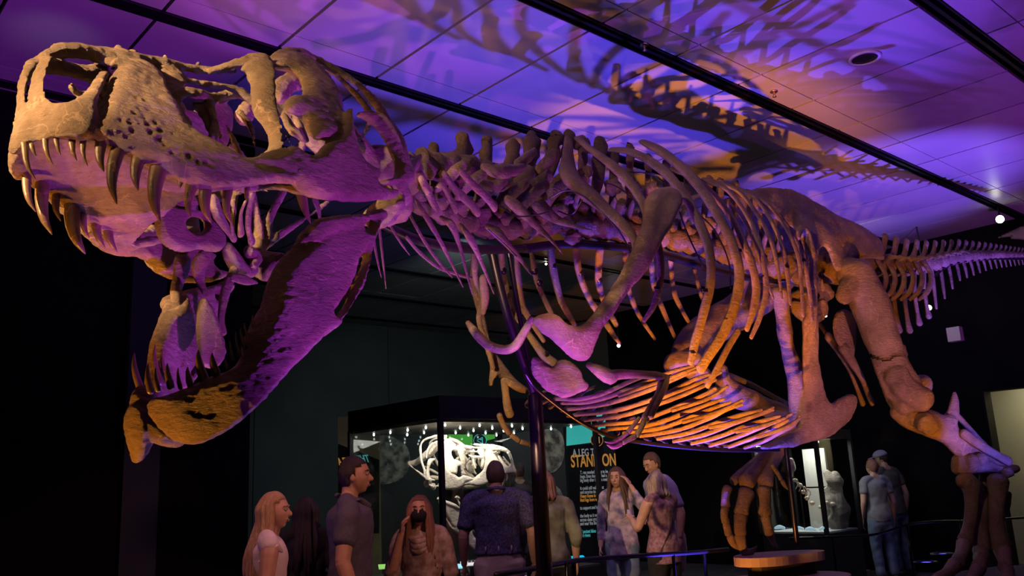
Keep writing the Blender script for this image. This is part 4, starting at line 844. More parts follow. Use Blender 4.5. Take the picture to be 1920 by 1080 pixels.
# ---- near hind leg
fem = ptube(FL, [(1600, 505, 0, 34), (1618, 545, 0, 38), (1640, 595, 0, 37), (1658, 645, 0, 34), (1674, 690, 0, 34), (1692, 730, 0, 38)], .85, 18, .08, 1)
fem.join(ptube(FL, [(1560, 510, -.25, 26), (1585, 505, -.12, 28), (1606, 520, 0, 30)], 1., 14, .12, 2))
fem.join(ptube(FL, [(1580, 560, .05, 16), (1592, 540, .05, 18), (1604, 515, .04, 14)], 1., 12, .15, 3))
fem.join(ptube(FL, [(1676, 700, .06, 24), (1700, 735, .10, 24), (1734, 752, .12, 22)], 1., 14, .10, 3)); fem.join(ptube(FL, [(1672, 700, -.06, 24), (1682, 735, -.1, 26), (1694, 760, -.12, 26)], 1., 14, .10, 4))
fem.join(pell(FL, 1728, 722, -.12, 20, .09, .15)); fem.join(pell(FL, 1696, 752, .0, 24, .12, .25))
fem = remesh(fem, .016, 3, .018, 4, fine=.004)
v = fem.verts(); c0 = FL.P(1655, 668, 0); ax = unit(FL.P(1674, 690, 0)-FL.P(1640, 595, 0))
s = (v-c0)@ax+.012*np.sin(v[:, 0]*40)+.02*np.sin(v[:, 1]*23)    # broken joint across the shaft
up_, lo_ = s < -.006, s > .006
def sub(g, mask):
    idx = -np.ones(len(mask), int); idx[mask] = np.arange(mask.sum()); r = Geo(); r.add(g.verts()[mask], [tuple(idx[i] for i in f) for f in g.f if all(mask[i] for i in f)]); return r
femur = bone('femur', sub(fem, up_), BONE); bone('femur', sub(fem, lo_), BONE)
g = ptube(FL, [(1666, 658, 0, 32), (1672, 674, 0, 32)], .85, 16, .1, 1); bone('femur_core', g, BONED, femur)
tib = ptube(FL, [(1706, 776, -.06, 17), (1734, 790, 0, 24), (1764, 804, 0, 24), (1796, 828, 0, 21), (1826, 852, 0, 20), (1856, 868, 0, 20), (1880, 880, 0, 17)], 1., 14, .12, 5)
tib.join(ptube(FL, [(1680, 770, -.12, 16), (1704, 786, -.1, 18), (1730, 800, -.04, 16)], 1., 12, .15, 6)); tib.join(ptube(FL, [(1790, 736, .05, 5), (1789, 758, .05, 9), (1784, 782, .04, 14), (1772, 804, .02, 20)], .6, 12, .1, 7))
tib.join(pell(FL, 1738, 794, .08, 22, .08, .3, 4)); tib.join(pell(FL, 1776, 794, .05, 18, .08, .3, 8))
bone('tibia', remesh(tib, .014, 2, .014, 6, fine=.003), BONE)
bone('fibula', ptube(FL, [(1786, 770, -.1, 6), (1816, 802, -.12, 5), (1850, 838, -.12, 5), (1886, 868, -.1, 6)], 1., 10, .1, 7), BONE); bone('fibula', ptube(FL, [(1806, 812, .12, 10), (1840, 836, .13, 9), (1872, 855, .13, 8), (1892, 866, .12, 9)], .7, 10, .1, 8), BONE)
ank = Geo(); ank.join(plate(FL, [(1799, 848), (1816, 850), (1842, 862), (1872, 872), (1896, 868), (1899, 880), (1896, 890), (1880, 894), (1850, 886), (1822, 888), (1802, 894), (1796, 880)], .0, .13, 4, 12))
bone('ankle_bone', remesh(ank, .014, 2, .015, 8, fine=.003), BONE); bone('ankle_bone', pell(FL, 1888, 886, .12, 10, .06, .3, 3), BONE); bone('ankle_bone', pell(FL, 1840, 862, .12, 13, .05, .2, 3), BONE)
for pts in ([(1800, 902, 0, 12), (1818, 903, .02, 20), (1822, 930, .02, 14), (1821, 965, .02, 12), (1816, 995, .02, 12), (1810, 1014, .02, 15)], [(1845, 888, -.05, 8), (1843, 925, -.04, 10), (1840, 965, -.02, 14), (1838, 1000, 0, 15), (1839, 1026, 0, 18)],
            [(1872, 900, .08, 21), (1870, 925, .08, 17), (1868, 960, .08, 14), (1870, 995, .08, 15), (1877, 1024, .08, 20)], [(1891, 925, .05, 6), (1889, 945, .05, 6), (1887, 968, .05, 3)]):
    bone('foot_bone', ptube(FL, pts, .9, 14, .10, pts[0][0]), BONE)
for nm, pts in (('toe_bone', [(1808, 1022, .05, 15), (1802, 1040, .1, 12), (1794, 1058, .16, 15)]), ('toe_bone', [(1790, 1060, .2, 14), (1776, 1074, .26, 11), (1760, 1086, .3, 13)]), ('claw', [(1756, 1088, .34, 12), (1738, 1098, .4, 9), (1722, 1114, .44, 3)]),
                ('toe_bone', [(1840, 1036, .05, 16), (1838, 1052, .14, 13), (1834, 1066, .22, 15)]), ('toe_bone', [(1832, 1070, .26, 14), (1824, 1084, .34, 12), (1818, 1096, .40, 13)]), ('claw', [(1814, 1100, .44, 12), (1804, 1112, .5, 9), (1796, 1130, .54, 3)]),
                ('toe_bone', [(1880, 1034, .1, 18), (1884, 1052, .18, 13), (1886, 1066, .24, 16)]), ('toe_bone', [(1888, 1070, .28, 14), (1890, 1084, .36, 12), (1890, 1096, .42, 13)]), ('claw', [(1890, 1100, .46, 12), (1888, 1114, .52, 9), (1884, 1132, .56, 3)])):
    bone(nm, ptube(FL, pts, .9, 12, .16, pts[0][0]+pts[0][1]), BONE)
# ---- far hind leg (striding forwards)
f2 = ptube(FT, [(1478, 505, -.34, 28), (1450, 530, -.42, 32), (1420, 560, -.46, 34), (1380, 585, -.48, 34), (1340, 612, -.5, 34), (1304, 640, -.5, 36), (1284, 672, -.5, 34)], .85, 16, .10, 3)
f2.join(ptube(FT, [(1284, 676, -.42, 24), (1300, 690, -.42, 22), (1320, 705, -.42, 16)], 1., 12, .2, 4)); f2.join(pell(FT, 1268, 682, -.5, 24, .12, .25, 5)); f2.join(pell(FT, 1300, 680, -.36, 20, .10, .2, 6))
f2.join(ptube(FT, [(1470, 470, -.34, 18), (1490, 500, -.3, 22), (1500, 520, -.2, 22)], 1., 12, .2, 4))
bone('femur', remesh(f2, .017, 2, .018, 5, fine=.003), BONE)
t2 = ptube(FT, [(1352, 690, -.48, 12), (1356, 716, -.48, 18), (1376, 740, -.48, 24), (1410, 752, -.48, 20), (1440, 764, -.48, 18), (1470, 778, -.46, 20), (1486, 800, -.44, 20)], .9, 14, .12, 6); t2.join(ptube(FT, [(1336, 738, -.5, 14), (1360, 742, -.5, 18), (1376, 746, -.5, 18)], 1, 10, .2, 1))
bone('tibia', remesh(t2, .016, 2, .014, 6), BONE); bone('fibula', ptube(FT, [(1366, 704, -.56, 6), (1410, 722, -.58, 5), (1450, 744, -.56, 5), (1474, 758, -.54, 6)], 1., 10, .1, 3), BONE)
bone('ankle_bone', pell(FT, 1478, 812, -.44, 24, .14, .3, 5), BONE)
for pts in ([(1452, 838, -.52, 10), (1420, 862, -.52, 8), (1394, 884, -.52, 8), (1375, 902, -.52, 9)], [(1462, 836, -.45, 17), (1440, 858, -.45, 15), (1415, 884, -.45, 14), (1398, 905, -.45, 18)], [(1462, 836, -.36, 15), (1454, 860, -.36, 12), (1442, 885, -.36, 13), (1434, 906, -.36, 17)]):
    bone('foot_bone', ptube(FT, pts, .85, 12, .12, pts[0][1]+pts[0][0]), BONE)
for nm, pts in (('toe_bone', [(1364, 916, -.52, 10), (1360, 932, -.52, 9), (1360, 948, -.52, 10)]), ('toe_bone', [(1360, 953, -.52, 9), (1358, 966, -.52, 8), (1361, 978, -.52, 9)]), ('toe_bone', [(1362, 983, -.52, 8), (1366, 1001, -.52, 8)]), ('claw', [(1369, 1007, -.5, 8), (1376, 1022, -.5, 6), (1390, 1032, -.48, 1.5)]),
                ('toe_bone', [(1400, 924, -.45, 17), (1394, 944, -.45, 14), (1390, 962, -.45, 16)]), ('toe_bone', [(1389, 970, -.45, 15), (1387, 986, -.45, 12), (1388, 1000, -.45, 13)]), ('toe_bone', [(1388, 1006, -.45, 12), (1390, 1018, -.45, 10), (1392, 1026, -.45, 11)]), ('claw', [(1394, 1031, -.45, 10), (1402, 1038, -.45, 9), (1414, 1030, -.42, 5), (1419, 1024, -.4, 1.5)]),
                ('toe_bone', [(1432, 918, -.36, 15), (1434, 940, -.36, 11), (1435, 962, -.36, 14)]), ('toe_bone', [(1436, 970, -.36, 11), (1439, 986, -.36, 9), (1443, 1000, -.36, 10)]), ('claw', [(1445, 1006, -.36, 8), (1450, 1018, -.36, 5), (1458, 1026, -.36, 1.5)]),
                ('toe_bone', [(1448, 872, -.3, 5), (1456, 884, -.3, 4.5), (1464, 898, -.3, 5)]), ('claw', [(1467, 902, -.3, 5), (1473, 912, -.3, 4), (1481, 919, -.3, 1.2)])):
    bone(nm, ptube(FT, pts, .85, 12, .2, pts[0][0]*1.3+pts[0][1]), BONE)
# ---- tail
tc = path([1640, 1690, 1740, 1790, 1850, 1925], [498, 500, 494, 482, 478, 478])
x = 1650.; i = 0
while x < 1935:
    k = (x-1650)/285; w_ = 15*(1-k)+5.5; r = 18*(1-k)**1.1+4.5; y = tc(x)
    up_h = 46*(1-k)**1.2+10; dn = np.interp(x, [1650, 1690, 1740, 1790, 1850, 1930], [120, 122, 92, 44, 26, 16])
    g = ptube(FC, [(x-w_*.42, y, 0, r), (x, y, 0, r*.7), (x+w_*.42, y, 0, r)], 1., 10, .1, i, ref=EZ)
    g.join(ptube(FC, [(x, y-r*.5, 0, r*.5), (x+w_*.3, y-up_h*.6, 0, w_*.36), (x+w_*.5, y-up_h, 0, w_*.40)], .5, 8, .2, i, ref=FC.N))
    if x < 1800: g.join(ptube(FC, [(x, y-2, .04, w_*.3), (x+w_*.8, y-6-10*(1-k), .22*(1-k), w_*.32), (x+w_*1.8, y-16*(1-k), .36*(1-k), w_*.2)], .4, 8, .1, i)); g.join(ptube(FC, [(x, y-2, -.04, w_*.3), (x+w_*.5, y-6, -.3*(1-k), w_*.2)], .4, 8, .1, i))
    bone('tail_vertebra', g, BONE)
    if x > 1662:
        if x < 1745: bone('chevron', ptube(FC, [(x+2, y+r*.9, 0, w_*.42), (x+w_*.2, y+dn*.45, 0, w_*.34), (x+w_*.5, y+dn*.8, 0, w_*.32), (x+w_*.75, y+dn, 0, w_*.5)], .5, 8, .1, i), BONE)
        else: bone('chevron', ptube(FC, [(x, y+r*.8, 0, w_*.34), (x+w_*.3, y+dn*.55, 0, w_*.34), (x+w_*.6, y+dn, 0, w_*.22)], .5, 8, .1, i), BONE)
    x += w_*1.05; i += 1
for kk in range(6):
    x = 1646+kk*17; bone('tail_rib', ptube(FC, [(x, 488, .1, 7), (x+15, 518, .16, 7), (x+9, 545, .18, 6), (x-8, 562, .15, 3.5)], .5, 8, .1, kk), BONE)
bone('tail_rib', ptube(FC, [(1594, 488, .22, 7), (1625, 478, .24, 7), (1655, 482, .24, 6)], .6, 10, .1, 4), BONE)
# ---- steel armature
def rod(fr, pts, name='support_rail', rough=0): return bone(name, ptube(fr, pts, 1., 12, 0, 0), STEEL)
rod(FN, [(700, 412, 0, 9), (740, 432, 0, 9), (790, 452, 0, 9.5), (850, 464, 0, 9.5), (910, 468, 0, 9), (982, 466, 0, 8)])
rod(FT, [(982, 466, 0, 9), (1050, 458, 0, 8), (1120, 460, 0, 8), (1180, 466, 0, 7.5), (1250, 480, 0, 7.5), (1330, 504, 0, 7), (1400, 520, 0, 7), (1460, 527, 0, 6)])
rod(FC, [(1640, 562, 0, 2.6), (1690, 562, 0, 2.6), (1730, 545, 0, 2.6), (1752, 518, 0, 2.6), (1790, 494, 0, 2.4), (1850, 486, 0, 2.2), (1935, 486, 0, 2.)])
pt_ = FT.P(1003, 742, 0); pole = tube3([V(pt_[0], pt_[1], .02), V(pt_[0], pt_[1], pt_[2])], [.052, .046], 20, rough=0, n=6)
bone('support_pole', pole, STEEL); bone('pole_foot', disc(V(pt_[0], pt_[1], 0), .001, .2, .0, .03), STEEL)
rod(FT, [(1003, 742, 0, 8), (985, 690, 0, 8), (958, 610, 0, 8.5), (938, 540, 0, 8.5), (922, 470, 0, 8.5)], 'support_pole')
rod(FT, [(1004, 736, -.06, 5), (990, 670, -.06, 5), (972, 580, -.06, 5), (954, 472, -.06, 5)], 'support_pole')
p2 = FT.P(1474, 842, -.15); pb2 = FT.P(1476, 1028, -.15)
bone('support_pole', tube3([V(p2[0], p2[1], pb2[2]), p2], [.022, .02], 12, rough=0, n=4), STEEL)
# thin wire hoops that carry the near ribs
for pts in ([(1030, 372, .3, 1.6), (1060, 358, .4, 1.6), (1092, 366, .5, 1.6), (1130, 400, .62, 1.6), (1165, 440, .68, 1.6), (1190, 490, .7, 1.6)], [(1120, 338, .3, 1.4), (1160, 352, .45, 1.4), (1196, 384, .6, 1.4), (1216, 430, .68, 1.4)], [(1180, 322, .3, 1.4), (1230, 330, .4, 1.4), (1262, 370, .55, 1.4), (1290, 440, .66, 1.4), (1318, 500, .7, 1.4)],
            [(1300, 392, .5, 1.3), (1340, 432, .6, 1.3), (1366, 490, .68, 1.3), (1370, 540, .7, 1.3)], [(1046, 396, .2, 1.5), (1075, 400, .35, 1.5), (1104, 352, .45, 1.5)], [(935, 384, .28, 1.5), (970, 405, .30, 1.5), (1010, 402, .3, 1.5), (1030, 395, .3, 1.5)], [(915, 430, .26, 1.5), (950, 462, .3, 1.5), (968, 480, .3, 1.5)]):
    rod(frame_at(pts[0][0]), pts, 'rib_wire')
# ------------------------------------------------------------------ platform and stacked slabs
PLM = mat('platform_fabric', (.035, .022, .035), .9, 0, .1, 40)
foot = FL.P(1888, 1132, .55); zf = foot[2]
zp = max(.2, zf-.01)
pf = thing('display_platform', (3.6, 7.6, 0), 'low dark platform under the hind feet of the big skeleton', 'platform')
pl = [(2.2, 6.9), (4.2, 6.0), (5.8, 7.2), (6.6, 9.0), (5.0, 9.6), (3.0, 8.6)]
def prism(poly, z0, z1):
    k = len(poly); g = Geo(); g.add([(x, y, z0) for x, y in poly]+[(x, y, z1) for x, y in poly], [tuple(range(k))[::-1], tuple(range(k, 2*k))]+[(i, (i+1) % k, (i+1) % k+k, i+k) for i in range(k)]); return g
obj('platform_body', prism(pl, 0, zp-.04), BLACK, pf, False, (3.6, 7.6, 0)); cxp = np.mean(pl, 0)
obj('platform_top', prism([tuple(cxp+(np.array(p)-cxp)*1.02) for p in pl], zp-.04, zp), PLM, pf, False, (3.6, 7.6, 0))
STO = mat('stacked_slab_paint', (.42, .30, .27), .75, 0, .15, 25, (.34, .24, .22), 3)
tz = FT.P(1394, 1042, -.45)[2]
def slab(px0, px1, py, th, inset, lab, name='rock_slab'):
    c0 = FT.P(px0, py, -.45); c1 = FT.P(px1, py, -.30)
    return c0, c1
a = FT.P(1380, 1042, -.45)
def blob(cx, cy, rx, ry, ang, seed, n=40):
    P = []
    for i in range(n):
        t = 2*math.pi*i/n; r = 1+.16*math.sin(2*t+seed)+.09*math.sin(3*t+seed*2); x = rx*math.cos(t)*r; y = ry*math.sin(t)*r
        P.append((cx+x*math.cos(ang)-y*math.sin(ang), cy+x*math.sin(ang)+y*math.cos(ang)))
    return P
cc = FT.P(1455, 1042, -.30)
for i, (dx, dy, rx, ry, z0, z1, m, lab) in enumerate(((.0, .0, .38, .26, tz-.07, tz, STO, 'upper pale contoured slab carrying the raised far foot'), (.05, .06, .26, .18, tz-.17, tz-.072, BLACK, 'dark spacer block between the two pale contoured slabs'), (.02, -.1, .55, .34, tz-.24, tz-.172, STO, 'lower pale contoured slab below the raised far foot'), (.1, .05, .42, .28, zp+.001, tz-.242, BLACK, 'dark plinth under the pale contoured slabs'))):
    P = blob(cc[0]+dx, cc[1]+dy, rx, ry, .35, i+1.); t = obj('contour_slab' if m is STO else 'spacer_block', prism(P, z0, z1), m, None, False, (cc[0], cc[1], 0)); tag(t, lab, 'slab', 'stepped slabs under the far foot')
# glowing ellipses stand in for the blue pools of light on the platform
for (px, py, lab) in ((1735, 1056, 'left blue-lit floor spotlight at the platform edge'), (1766, 1040, 'right blue-lit floor spotlight beside the toes')):
    d = ray(px, py); tt = (zp+.01-CAMH)/d[2]; p = CAM+d*tt; t = thing('painted_light_pool', tuple(p), lab, 'lamp', 'painted blue light pools')
    obj('lens', ell(p, .11, .05, .012, 18, 6), mat('blue_pool_glow', (.05, .05, .8), .3, emit=(.10, .10, 1), es=5), t, True, p); obj('rim', disc(p, .11, .13, -.01, .02, 24), BLACK, t, True, p)  # lens and rim only draw the painted pool of blue light
# ------------------------------------------------------------------ rails
RAIL = mat('black_rail', (.02, .02, .022), .3, .6)
def rail(pxs, r, lab, posts):
    P = [at(x, y, d) for x, y, d in pxs]; o = P[0]*V(1, 1, 0); t = thing('guard_rail', tuple(o), lab, 'railing', 'low guard rails')
    obj('top_rail', tube3(P, [r]*len(P), 12, rough=0, n=50), RAIL, t, True, o)
    for (x, y, d) in posts:
        p = at(x, y, d); obj('post', tube3([V(p[0], p[1], 0), p], [.014, .014], 8, rough=0, n=3), RAIL, t, True, o)
rail([(930, 1078, 5.0), (1000, 1066, 5.4), (1090, 1050, 6.0), (1200, 1042, 6.6), (1300, 1036, 7.0), (1365, 1030, 7.3)], .017, 'black guard rail crossing in front of the three talking visitors', [(1062, 1055, 5.8), (1076, 1053, 5.9), (1262, 1038, 6.85), (1320, 1034, 7.1)])
rail([(1480, 1010, 8.6), (1560, 1007, 9.0), (1640, 1002, 9.4), (1700, 984, 9.7), (1750, 978, 10.), (1830, 976, 10.4), (1930, 970, 10.8)], .014, 'curved black guard rail in front of the couple at the back', [(1560, 1007, 9.0), (1700, 984, 9.7), (1800, 976, 10.2), (1885, 972, 10.6)])
# lit floor by the slim back case, its light painted as a pale slab
fl = obj('floor_light_patch', prism([tuple(at(x, y, d)[:2]) for x, y, d in ((1555, 1062, 13.2), (1640, 1062, 13.4), (1650, 1040, 15.0), (1590, 1030, 15.2))], .0, .006), mat('painted_floor_light', (.45, .45, .42), .7), None, False); tag(fl, 'pale grey floor patch beside the slim back case', 'floor light')

# ------------------------------------------------------------------ white cast of a skull in the case (built from the big skull's shape)
def cast_geo(o):
    me = o.data; v = np.empty(len(me.vertices)*3); me.vertices.foreach_get('co', v); v = v.reshape(-1, 3)+V(*SB); g = Geo(); g.add(v, [tuple(p.vertices) for p in me.polygons]); return g
Fs = unit(FS.P(60, 200, 0)-FS.P(720, 300, 0)); Ns = FS.N; Us = np.cross(Ns, Fs)
if Us[2] < 0: Us = -Us
c_src = FS.P(400, 260, 0); c_dst = at(880, 866, 9.95)
azi = math.radians(-15)      # snout points right and a little towards the camera
F2 = unit(V(math.cos(azi), math.sin(azi), -.10)); N2 = unit(np.cross(F2, EZ)); U2 = np.cross(N2, F2)
if U2[2] < 0: U2 = -U2
# keep handedness
s_h = np.sign(np.linalg.det(np.array([Fs, Ns, Us]))*np.linalg.det(np.array([F2, N2, U2]))) or 1
A = np.array([F2, N2*s_h, U2]).T@np.array([Fs, Ns, Us])*.80
cast = thing('skull_cast', tuple(c_dst), 'bright white dinosaur skull with open jaws inside the tall glass case', 'skull')
def cast_part(o, name, m, parent, jaw_rot=None):
    g = cast_geo(o); v = (g.verts()-c_src)@A.T+c_dst
    if jaw_rot is not None: v = jaw_rot(v)
    g2 = Geo(); g2.add(v-c_dst, g.f); me = mesh_of(name, g2); me.materials.append(m); ob = bpy.data.objects.new(name, me); COL.objects.link(ob); ob.parent = parent; return ob
sk2 = cast_part(skull, 'skull', CAST, cast)
hinge = (FS.P(720, 390, 0)-c_src)@A.T+c_dst
def jrot(v, a=math.radians(-10)):
    k = N2; w_ = v-hinge; return hinge+w_*math.cos(a)+np.cross(k, w_)*math.sin(a)+np.outer(w_@k, k)*(1-math.cos(a))
jw2 = cast_part(lower, 'lower_jaw', CAST, cast, jrot)
for ch in [c for c in skull.children if c.name.startswith('tooth')][:22]: cast_part(ch, 'tooth', CASTT, sk2)
for ch in [c for c in lower.children if c.name.startswith('tooth')][:14]: cast_part(ch, 'tooth', CASTT, jw2, jrot)
vv = (cast_geo(lower).verts()-c_src)@A.T+c_dst
obj('mount_stand', tube3([V(c_dst[0]-.1, c_dst[1], ZB+.02), V(c_dst[0]-.1, c_dst[1], c_dst[2])], [.02, .02], 10, rough=0, n=4), STEEL, cast, True, c_dst)
obj('mount_foot', disc(V(c_dst[0]-.1, c_dst[1], ZB+.02), .001, .12, 0, .02), STEEL, cast, True, c_dst)
# ------------------------------------------------------------------ visitors
def rot(v, yaw=0, pitch=0, roll=0):
    v = np.asarray(v, float); c, s_ = math.cos(pitch), math.sin(pitch)
    v = v@np.array([[1, 0, 0], [0, c, s_], [0, -s_, c]]); c, s_ = math.cos(roll), math.sin(roll)
    v = v@np.array([[c, 0, s_], [0, 1, 0], [-s_, 0, c]]); c, s_ = math.cos(yaw), math.sin(yaw)
    return v@np.array([[c, s_, 0], [-s_, c, 0], [0, 0, 1]])
def head_geo():
    """skin of the head, facing +Y, centre of the skull at the origin; chin at z = -.12"""
    nu, nv = 40, 30; vs = []; F = []
    for j in range(nv+1):
        th = math.pi*j/nv
        for i in range(nu):
            ph = 2*math.pi*i/nu; d = V(math.sin(th)*math.cos(ph), math.sin(th)*math.sin(ph), math.cos(th)); x, y, z = d
            X, Y, Z = x*.074, y*.095, z*.113
            if z < 0:                                   # jaw narrows, chin forward
                k = -z; X *= 1-.30*k*k; Y = Y*(1-.32*k)+.022*k
                if y < 0: Y *= 1-.35*k
            if y > .3:
                f = (y-.3)/.7; Y -= .010*f*(1-abs(z))
                ex = math.exp(-((abs(X)-.031)/.014)**2-((Z-.004)/.011)**2); Y -= .013*ex         # eye sockets
                Y += .006*math.exp(-((Z-.026)/.010)**2)*math.exp(-(X/.045)**2)                   # brow
                Y += .010*math.exp(-((Z+.062)/.014)**2-(X/.024)**2)                              # lips
                Y += .010*math.exp(-((Z+.100)/.014)**2-(X/.022)**2)                              # chin
                Y += .006*math.exp(-((Z+.022)/.02)**2-((abs(X)-.042)/.014)**2)                   # cheeks
            vs.append((X, Y, Z))
    for j in range(nv):
        for i in range(nu):
            i2 = (i+1) % nu; F.append((j*nu+i, (j+1)*nu+i, (j+1)*nu+i2, j*nu+i2))
    g = Geo(); g.add(vs, F)
    g.join(tube3([V(0, .078, .012), V(0, .092, -.010), V(0, .103, -.030), V(0, .088, -.038)], [.007, .009, .0125, .006], 10, rough=0, n=8))   # nose
    for s_ in (-1, 1):
        g.join(ell((s_*.009, .094, -.033), .007, .008, .006, 8, 6)); g.join(ell((s_*.074, -.006, -.008), .009, .019, .032, 10, 8))
    g.join(ell((0, .076, -.060), .023, .012, .006, 10, 6)); g.join(ell((0, .075, -.069), .018, .011, .006, 10, 6))
    return g
def hand_geo(W, dirv, up, side, curl=.5, s=1.):
    """W wrist, dirv towards fingers, up = back of hand normal, side=+1/-1 thumb side"""
    d = unit(dirv); u = unit(np.asarray(up, float)-(np.asarray(up, float)@d)*d); a = np.cross(d, u)*side; g = Geo()
    g.join(tube3([W-d*.02, W+d*.02*s, W+d*.05*s, W+d*.085*s], [.024*s, .032*s, .038*s, .036*s], 12, rough=0, flat=.42, ref=u, n=8))
    for k, (o, L_) in enumerate(((-.026, .062), (-.009, .078), (.010, .082), (.027, .074))):
        o = -o; b = W+d*.082*s+a*o*s; P = [b-d*.02, b]; dd = d.copy(); L_ *= s
        for q in (.42, .32, .26):
            dd = unit(dd-u*curl*.55); P.append(P[-1]+dd*L_*q)
        g.join(tube3(P, [.0095*s, .0092*s, .0088*s, .0078*s, .006*s], 8, rough=0, n=10))
    b = W+d*.02*s+a*.026*s; g.join(tube3([b-a*.012, b+a*.014+d*.02*s, b+a*.024+d*.045*s-u*.01, b+a*.020+d*.068*s-u*.018*(1+curl)], [.012*s, .0125*s, .010*s, .0075*s], 8, rough=0, n=8))
    return g
def person(px, dep, H, rz, label, skin, shirt, pants, hair, haircol, arms=None, head=(0, 0, 0), sleeve=.45, female=False, hem=.84, pantlen=1., build=1., lean=0., hipshift=0., group=None, part=True, vox=.010, shoes=(.03, .03, .03), extra=None):
    hy = 912-.0485*(px-960); p0 = at(px, hy, dep)*V(1, 1, 0); t = thing('person', tuple(p0), label, 'person', group, 0)
    S = H/1.73; cz, sz = math.cos(rz), math.sin(rz); RM = np.array([[cz, -sz, 0], [sz, cz, 0], [0, 0, 1]])
    def Lw(g):
        r = Geo(); r.add(g.verts()@RM.T*S+p0, g.f); return r
    fwd = V(0, 1, 0)
    def bendz(v):
        v = np.array(v, float); k = np.clip((v[..., 2]-.9)/.7, 0, 1); v[..., 1] += lean*k; return v
    sw = .175 if female else .20; b_ = build
    sh = {1: V(sw*b_, 0, 1.395), -1: V(-sw*b_, 0, 1.395)}; A = {}
    for s_, key in ((1, 'R'), (-1, 'L')):
        e, w_ = (arms or {}).get(key, (V(s_*(sw+.055)*b_, -.03, 1.115), V(s_*(sw+.06)*b_, .05, .87))); A[s_] = (V(*e), V(*w_))
    waist = .115 if female else .135; chest = .145 if female else .165; hipr = .165 if female else .155
    TP = [V(0, 0, .86), V(0, 0, .95), V(0, .0, 1.08), V(0, .005, 1.20), V(0, .0, 1.32), V(0, -.005, 1.40), V(0, -.01, 1.445)]
    TR = [hipr*.95, hipr, waist, chest*.97, chest*1.08, chest*.98, .085]; TR = [r*b_ for r in TR]
    skin_g = Geo()
    skin_g.join(tube3(TP, TR, 20, rough=0, flat=.66, ref=fwd, n=18))
    hc = V(0, .035, 1.615); hg = head_geo(); hv = rot(hg.verts(), *head)+hc; hg2 = Geo(); hg2.add(hv, hg.f)
    skin_g.join(tube3([V(0, -.015, 1.38), V(0, -.005, 1.46), hc+V(0, -.03, -.06)], [.062, .054, .052], 14, rough=0, n=8))
    for s_ in (1, -1):
        skin_g.join(tube3([V(s_*.02, -.02, 1.50), V(s_*.07, -.015, 1.455), V(s_*.15*b_, -.01, 1.425), sh[s_]], [.036, .045, .05, .05], 12, rough=0, n=8))
        e, w_ = A[s_]; skin_g.join(tube3([sh[s_]-V(s_*.05, 0, -.01), sh[s_], (sh[s_]+e)/2, e], [.05*b_, .058*b_, .048*b_, .040*b_], 12, rough=0, n=10)); skin_g.join(tube3([e, (e*.65+w_*.35), w_], [.041*b_, .040*b_, .026], 12, rough=0, n=8))
        d = unit(w_-e); skin_g.join(hand_geo(w_, d+(V(0, 0, 0)), V(s_, .2, .1) if abs(d[2]) > .6 else V(0, 0, 1), -1 if s_ > 0 else 1, .6))
        hp = V(s_*.088*b_, 0, .90); kn = V(s_*.10+hipshift*.5, .015, .49); an = V(s_*.105, -.02, .08)
        skin_g.join(tube3([hp, (hp+kn)/2, kn, (kn*.6+an*.4)+V(0, -.015, 0), an], [.092*b_, .078*b_, .055, .052, .038], 14, rough=0, n=14))
        skin_g.join(tube3([an+V(0, -.02, -.035), an+V(0, .06, -.045), an+V(0, .15, -.055)], [.040, .040, .028], 10, rough=0, n=6))
    sv = bendz(skin_g.verts()); g = Geo(); g.add(sv, skin_g.f); hv2 = Geo(); hv2.add(bendz(hg2.verts()), hg2.f)
    body_g = Lw(g); body_g.join(Lw(hv2))
    tb_ = t['label'][:6]
    body = obj('body', remesh(body_g, vox*.72, 1), skin, t, True, p0)
    def child(name, g, m, par=body, rm=None, wr=0.):
        g2 = Geo(); g2.add(bendz(g.verts()), g.f); g3 = Lw(g2)
        if rm: g3 = remesh(g3, rm, 1, wr, 13.)
        return obj(name, g3, m, par, True, p0)
    # shirt
    g = tube3([V(0, 0, hem), V(0, 0, .95), V(0, 0, 1.08), V(0, .005, 1.20), V(0, 0, 1.32), V(0, -.005, 1.40), V(0, -.01, 1.462)], [r+.014 for r in [(hipr+.012)*b_, (hipr+.010)*b_, (waist+.022)*b_, chest*b_, (chest*1.08)*b_, (chest*1.0)*b_, .072]], 22, rough=.05, flat=.68, ref=fwd, n=18, cap=False)
    for s_ in (1, -1):
        g.join(tube3([V(s_*.055, -.02, 1.468), V(s_*.09, -.015, 1.452), V(s_*.15*b_, -.01, 1.43), sh[s_]], [.046, .058, .064, .064], 12, rough=0, n=8))
        e, w_ = A[s_]; k = sleeve; a0 = sh[s_]-V(s_*.05, 0, -.012)
        if k > 0:
            if k <= 1: end = sh[s_]*(1-k)+e*k; P = [a0, sh[s_], (sh[s_]+end)/2, end]; R = [.055*b_, .064*b_, .064*b_, .062*b_]
            else: end = e*(2-k)+w_*(k-1); P = [a0, sh[s_], (sh[s_]+e)/2, e, (e+end)/2, end]; R = [.055*b_, .063*b_, .060*b_, .055*b_, .050, .040]
            g.join(tube3(P, R, 14, rough=.05, n=12))
    child('shirt', g, shirt, rm=vox, wr=.008)
    # trousers
    g = tube3([V(0, 0, .80), V(0, 0, .90), V(0, 0, 1.02)], [(hipr+.006)*b_, (hipr+.010)*b_, (waist+.02)*b_], 20, rough=0, flat=.70, ref=fwd, n=8)
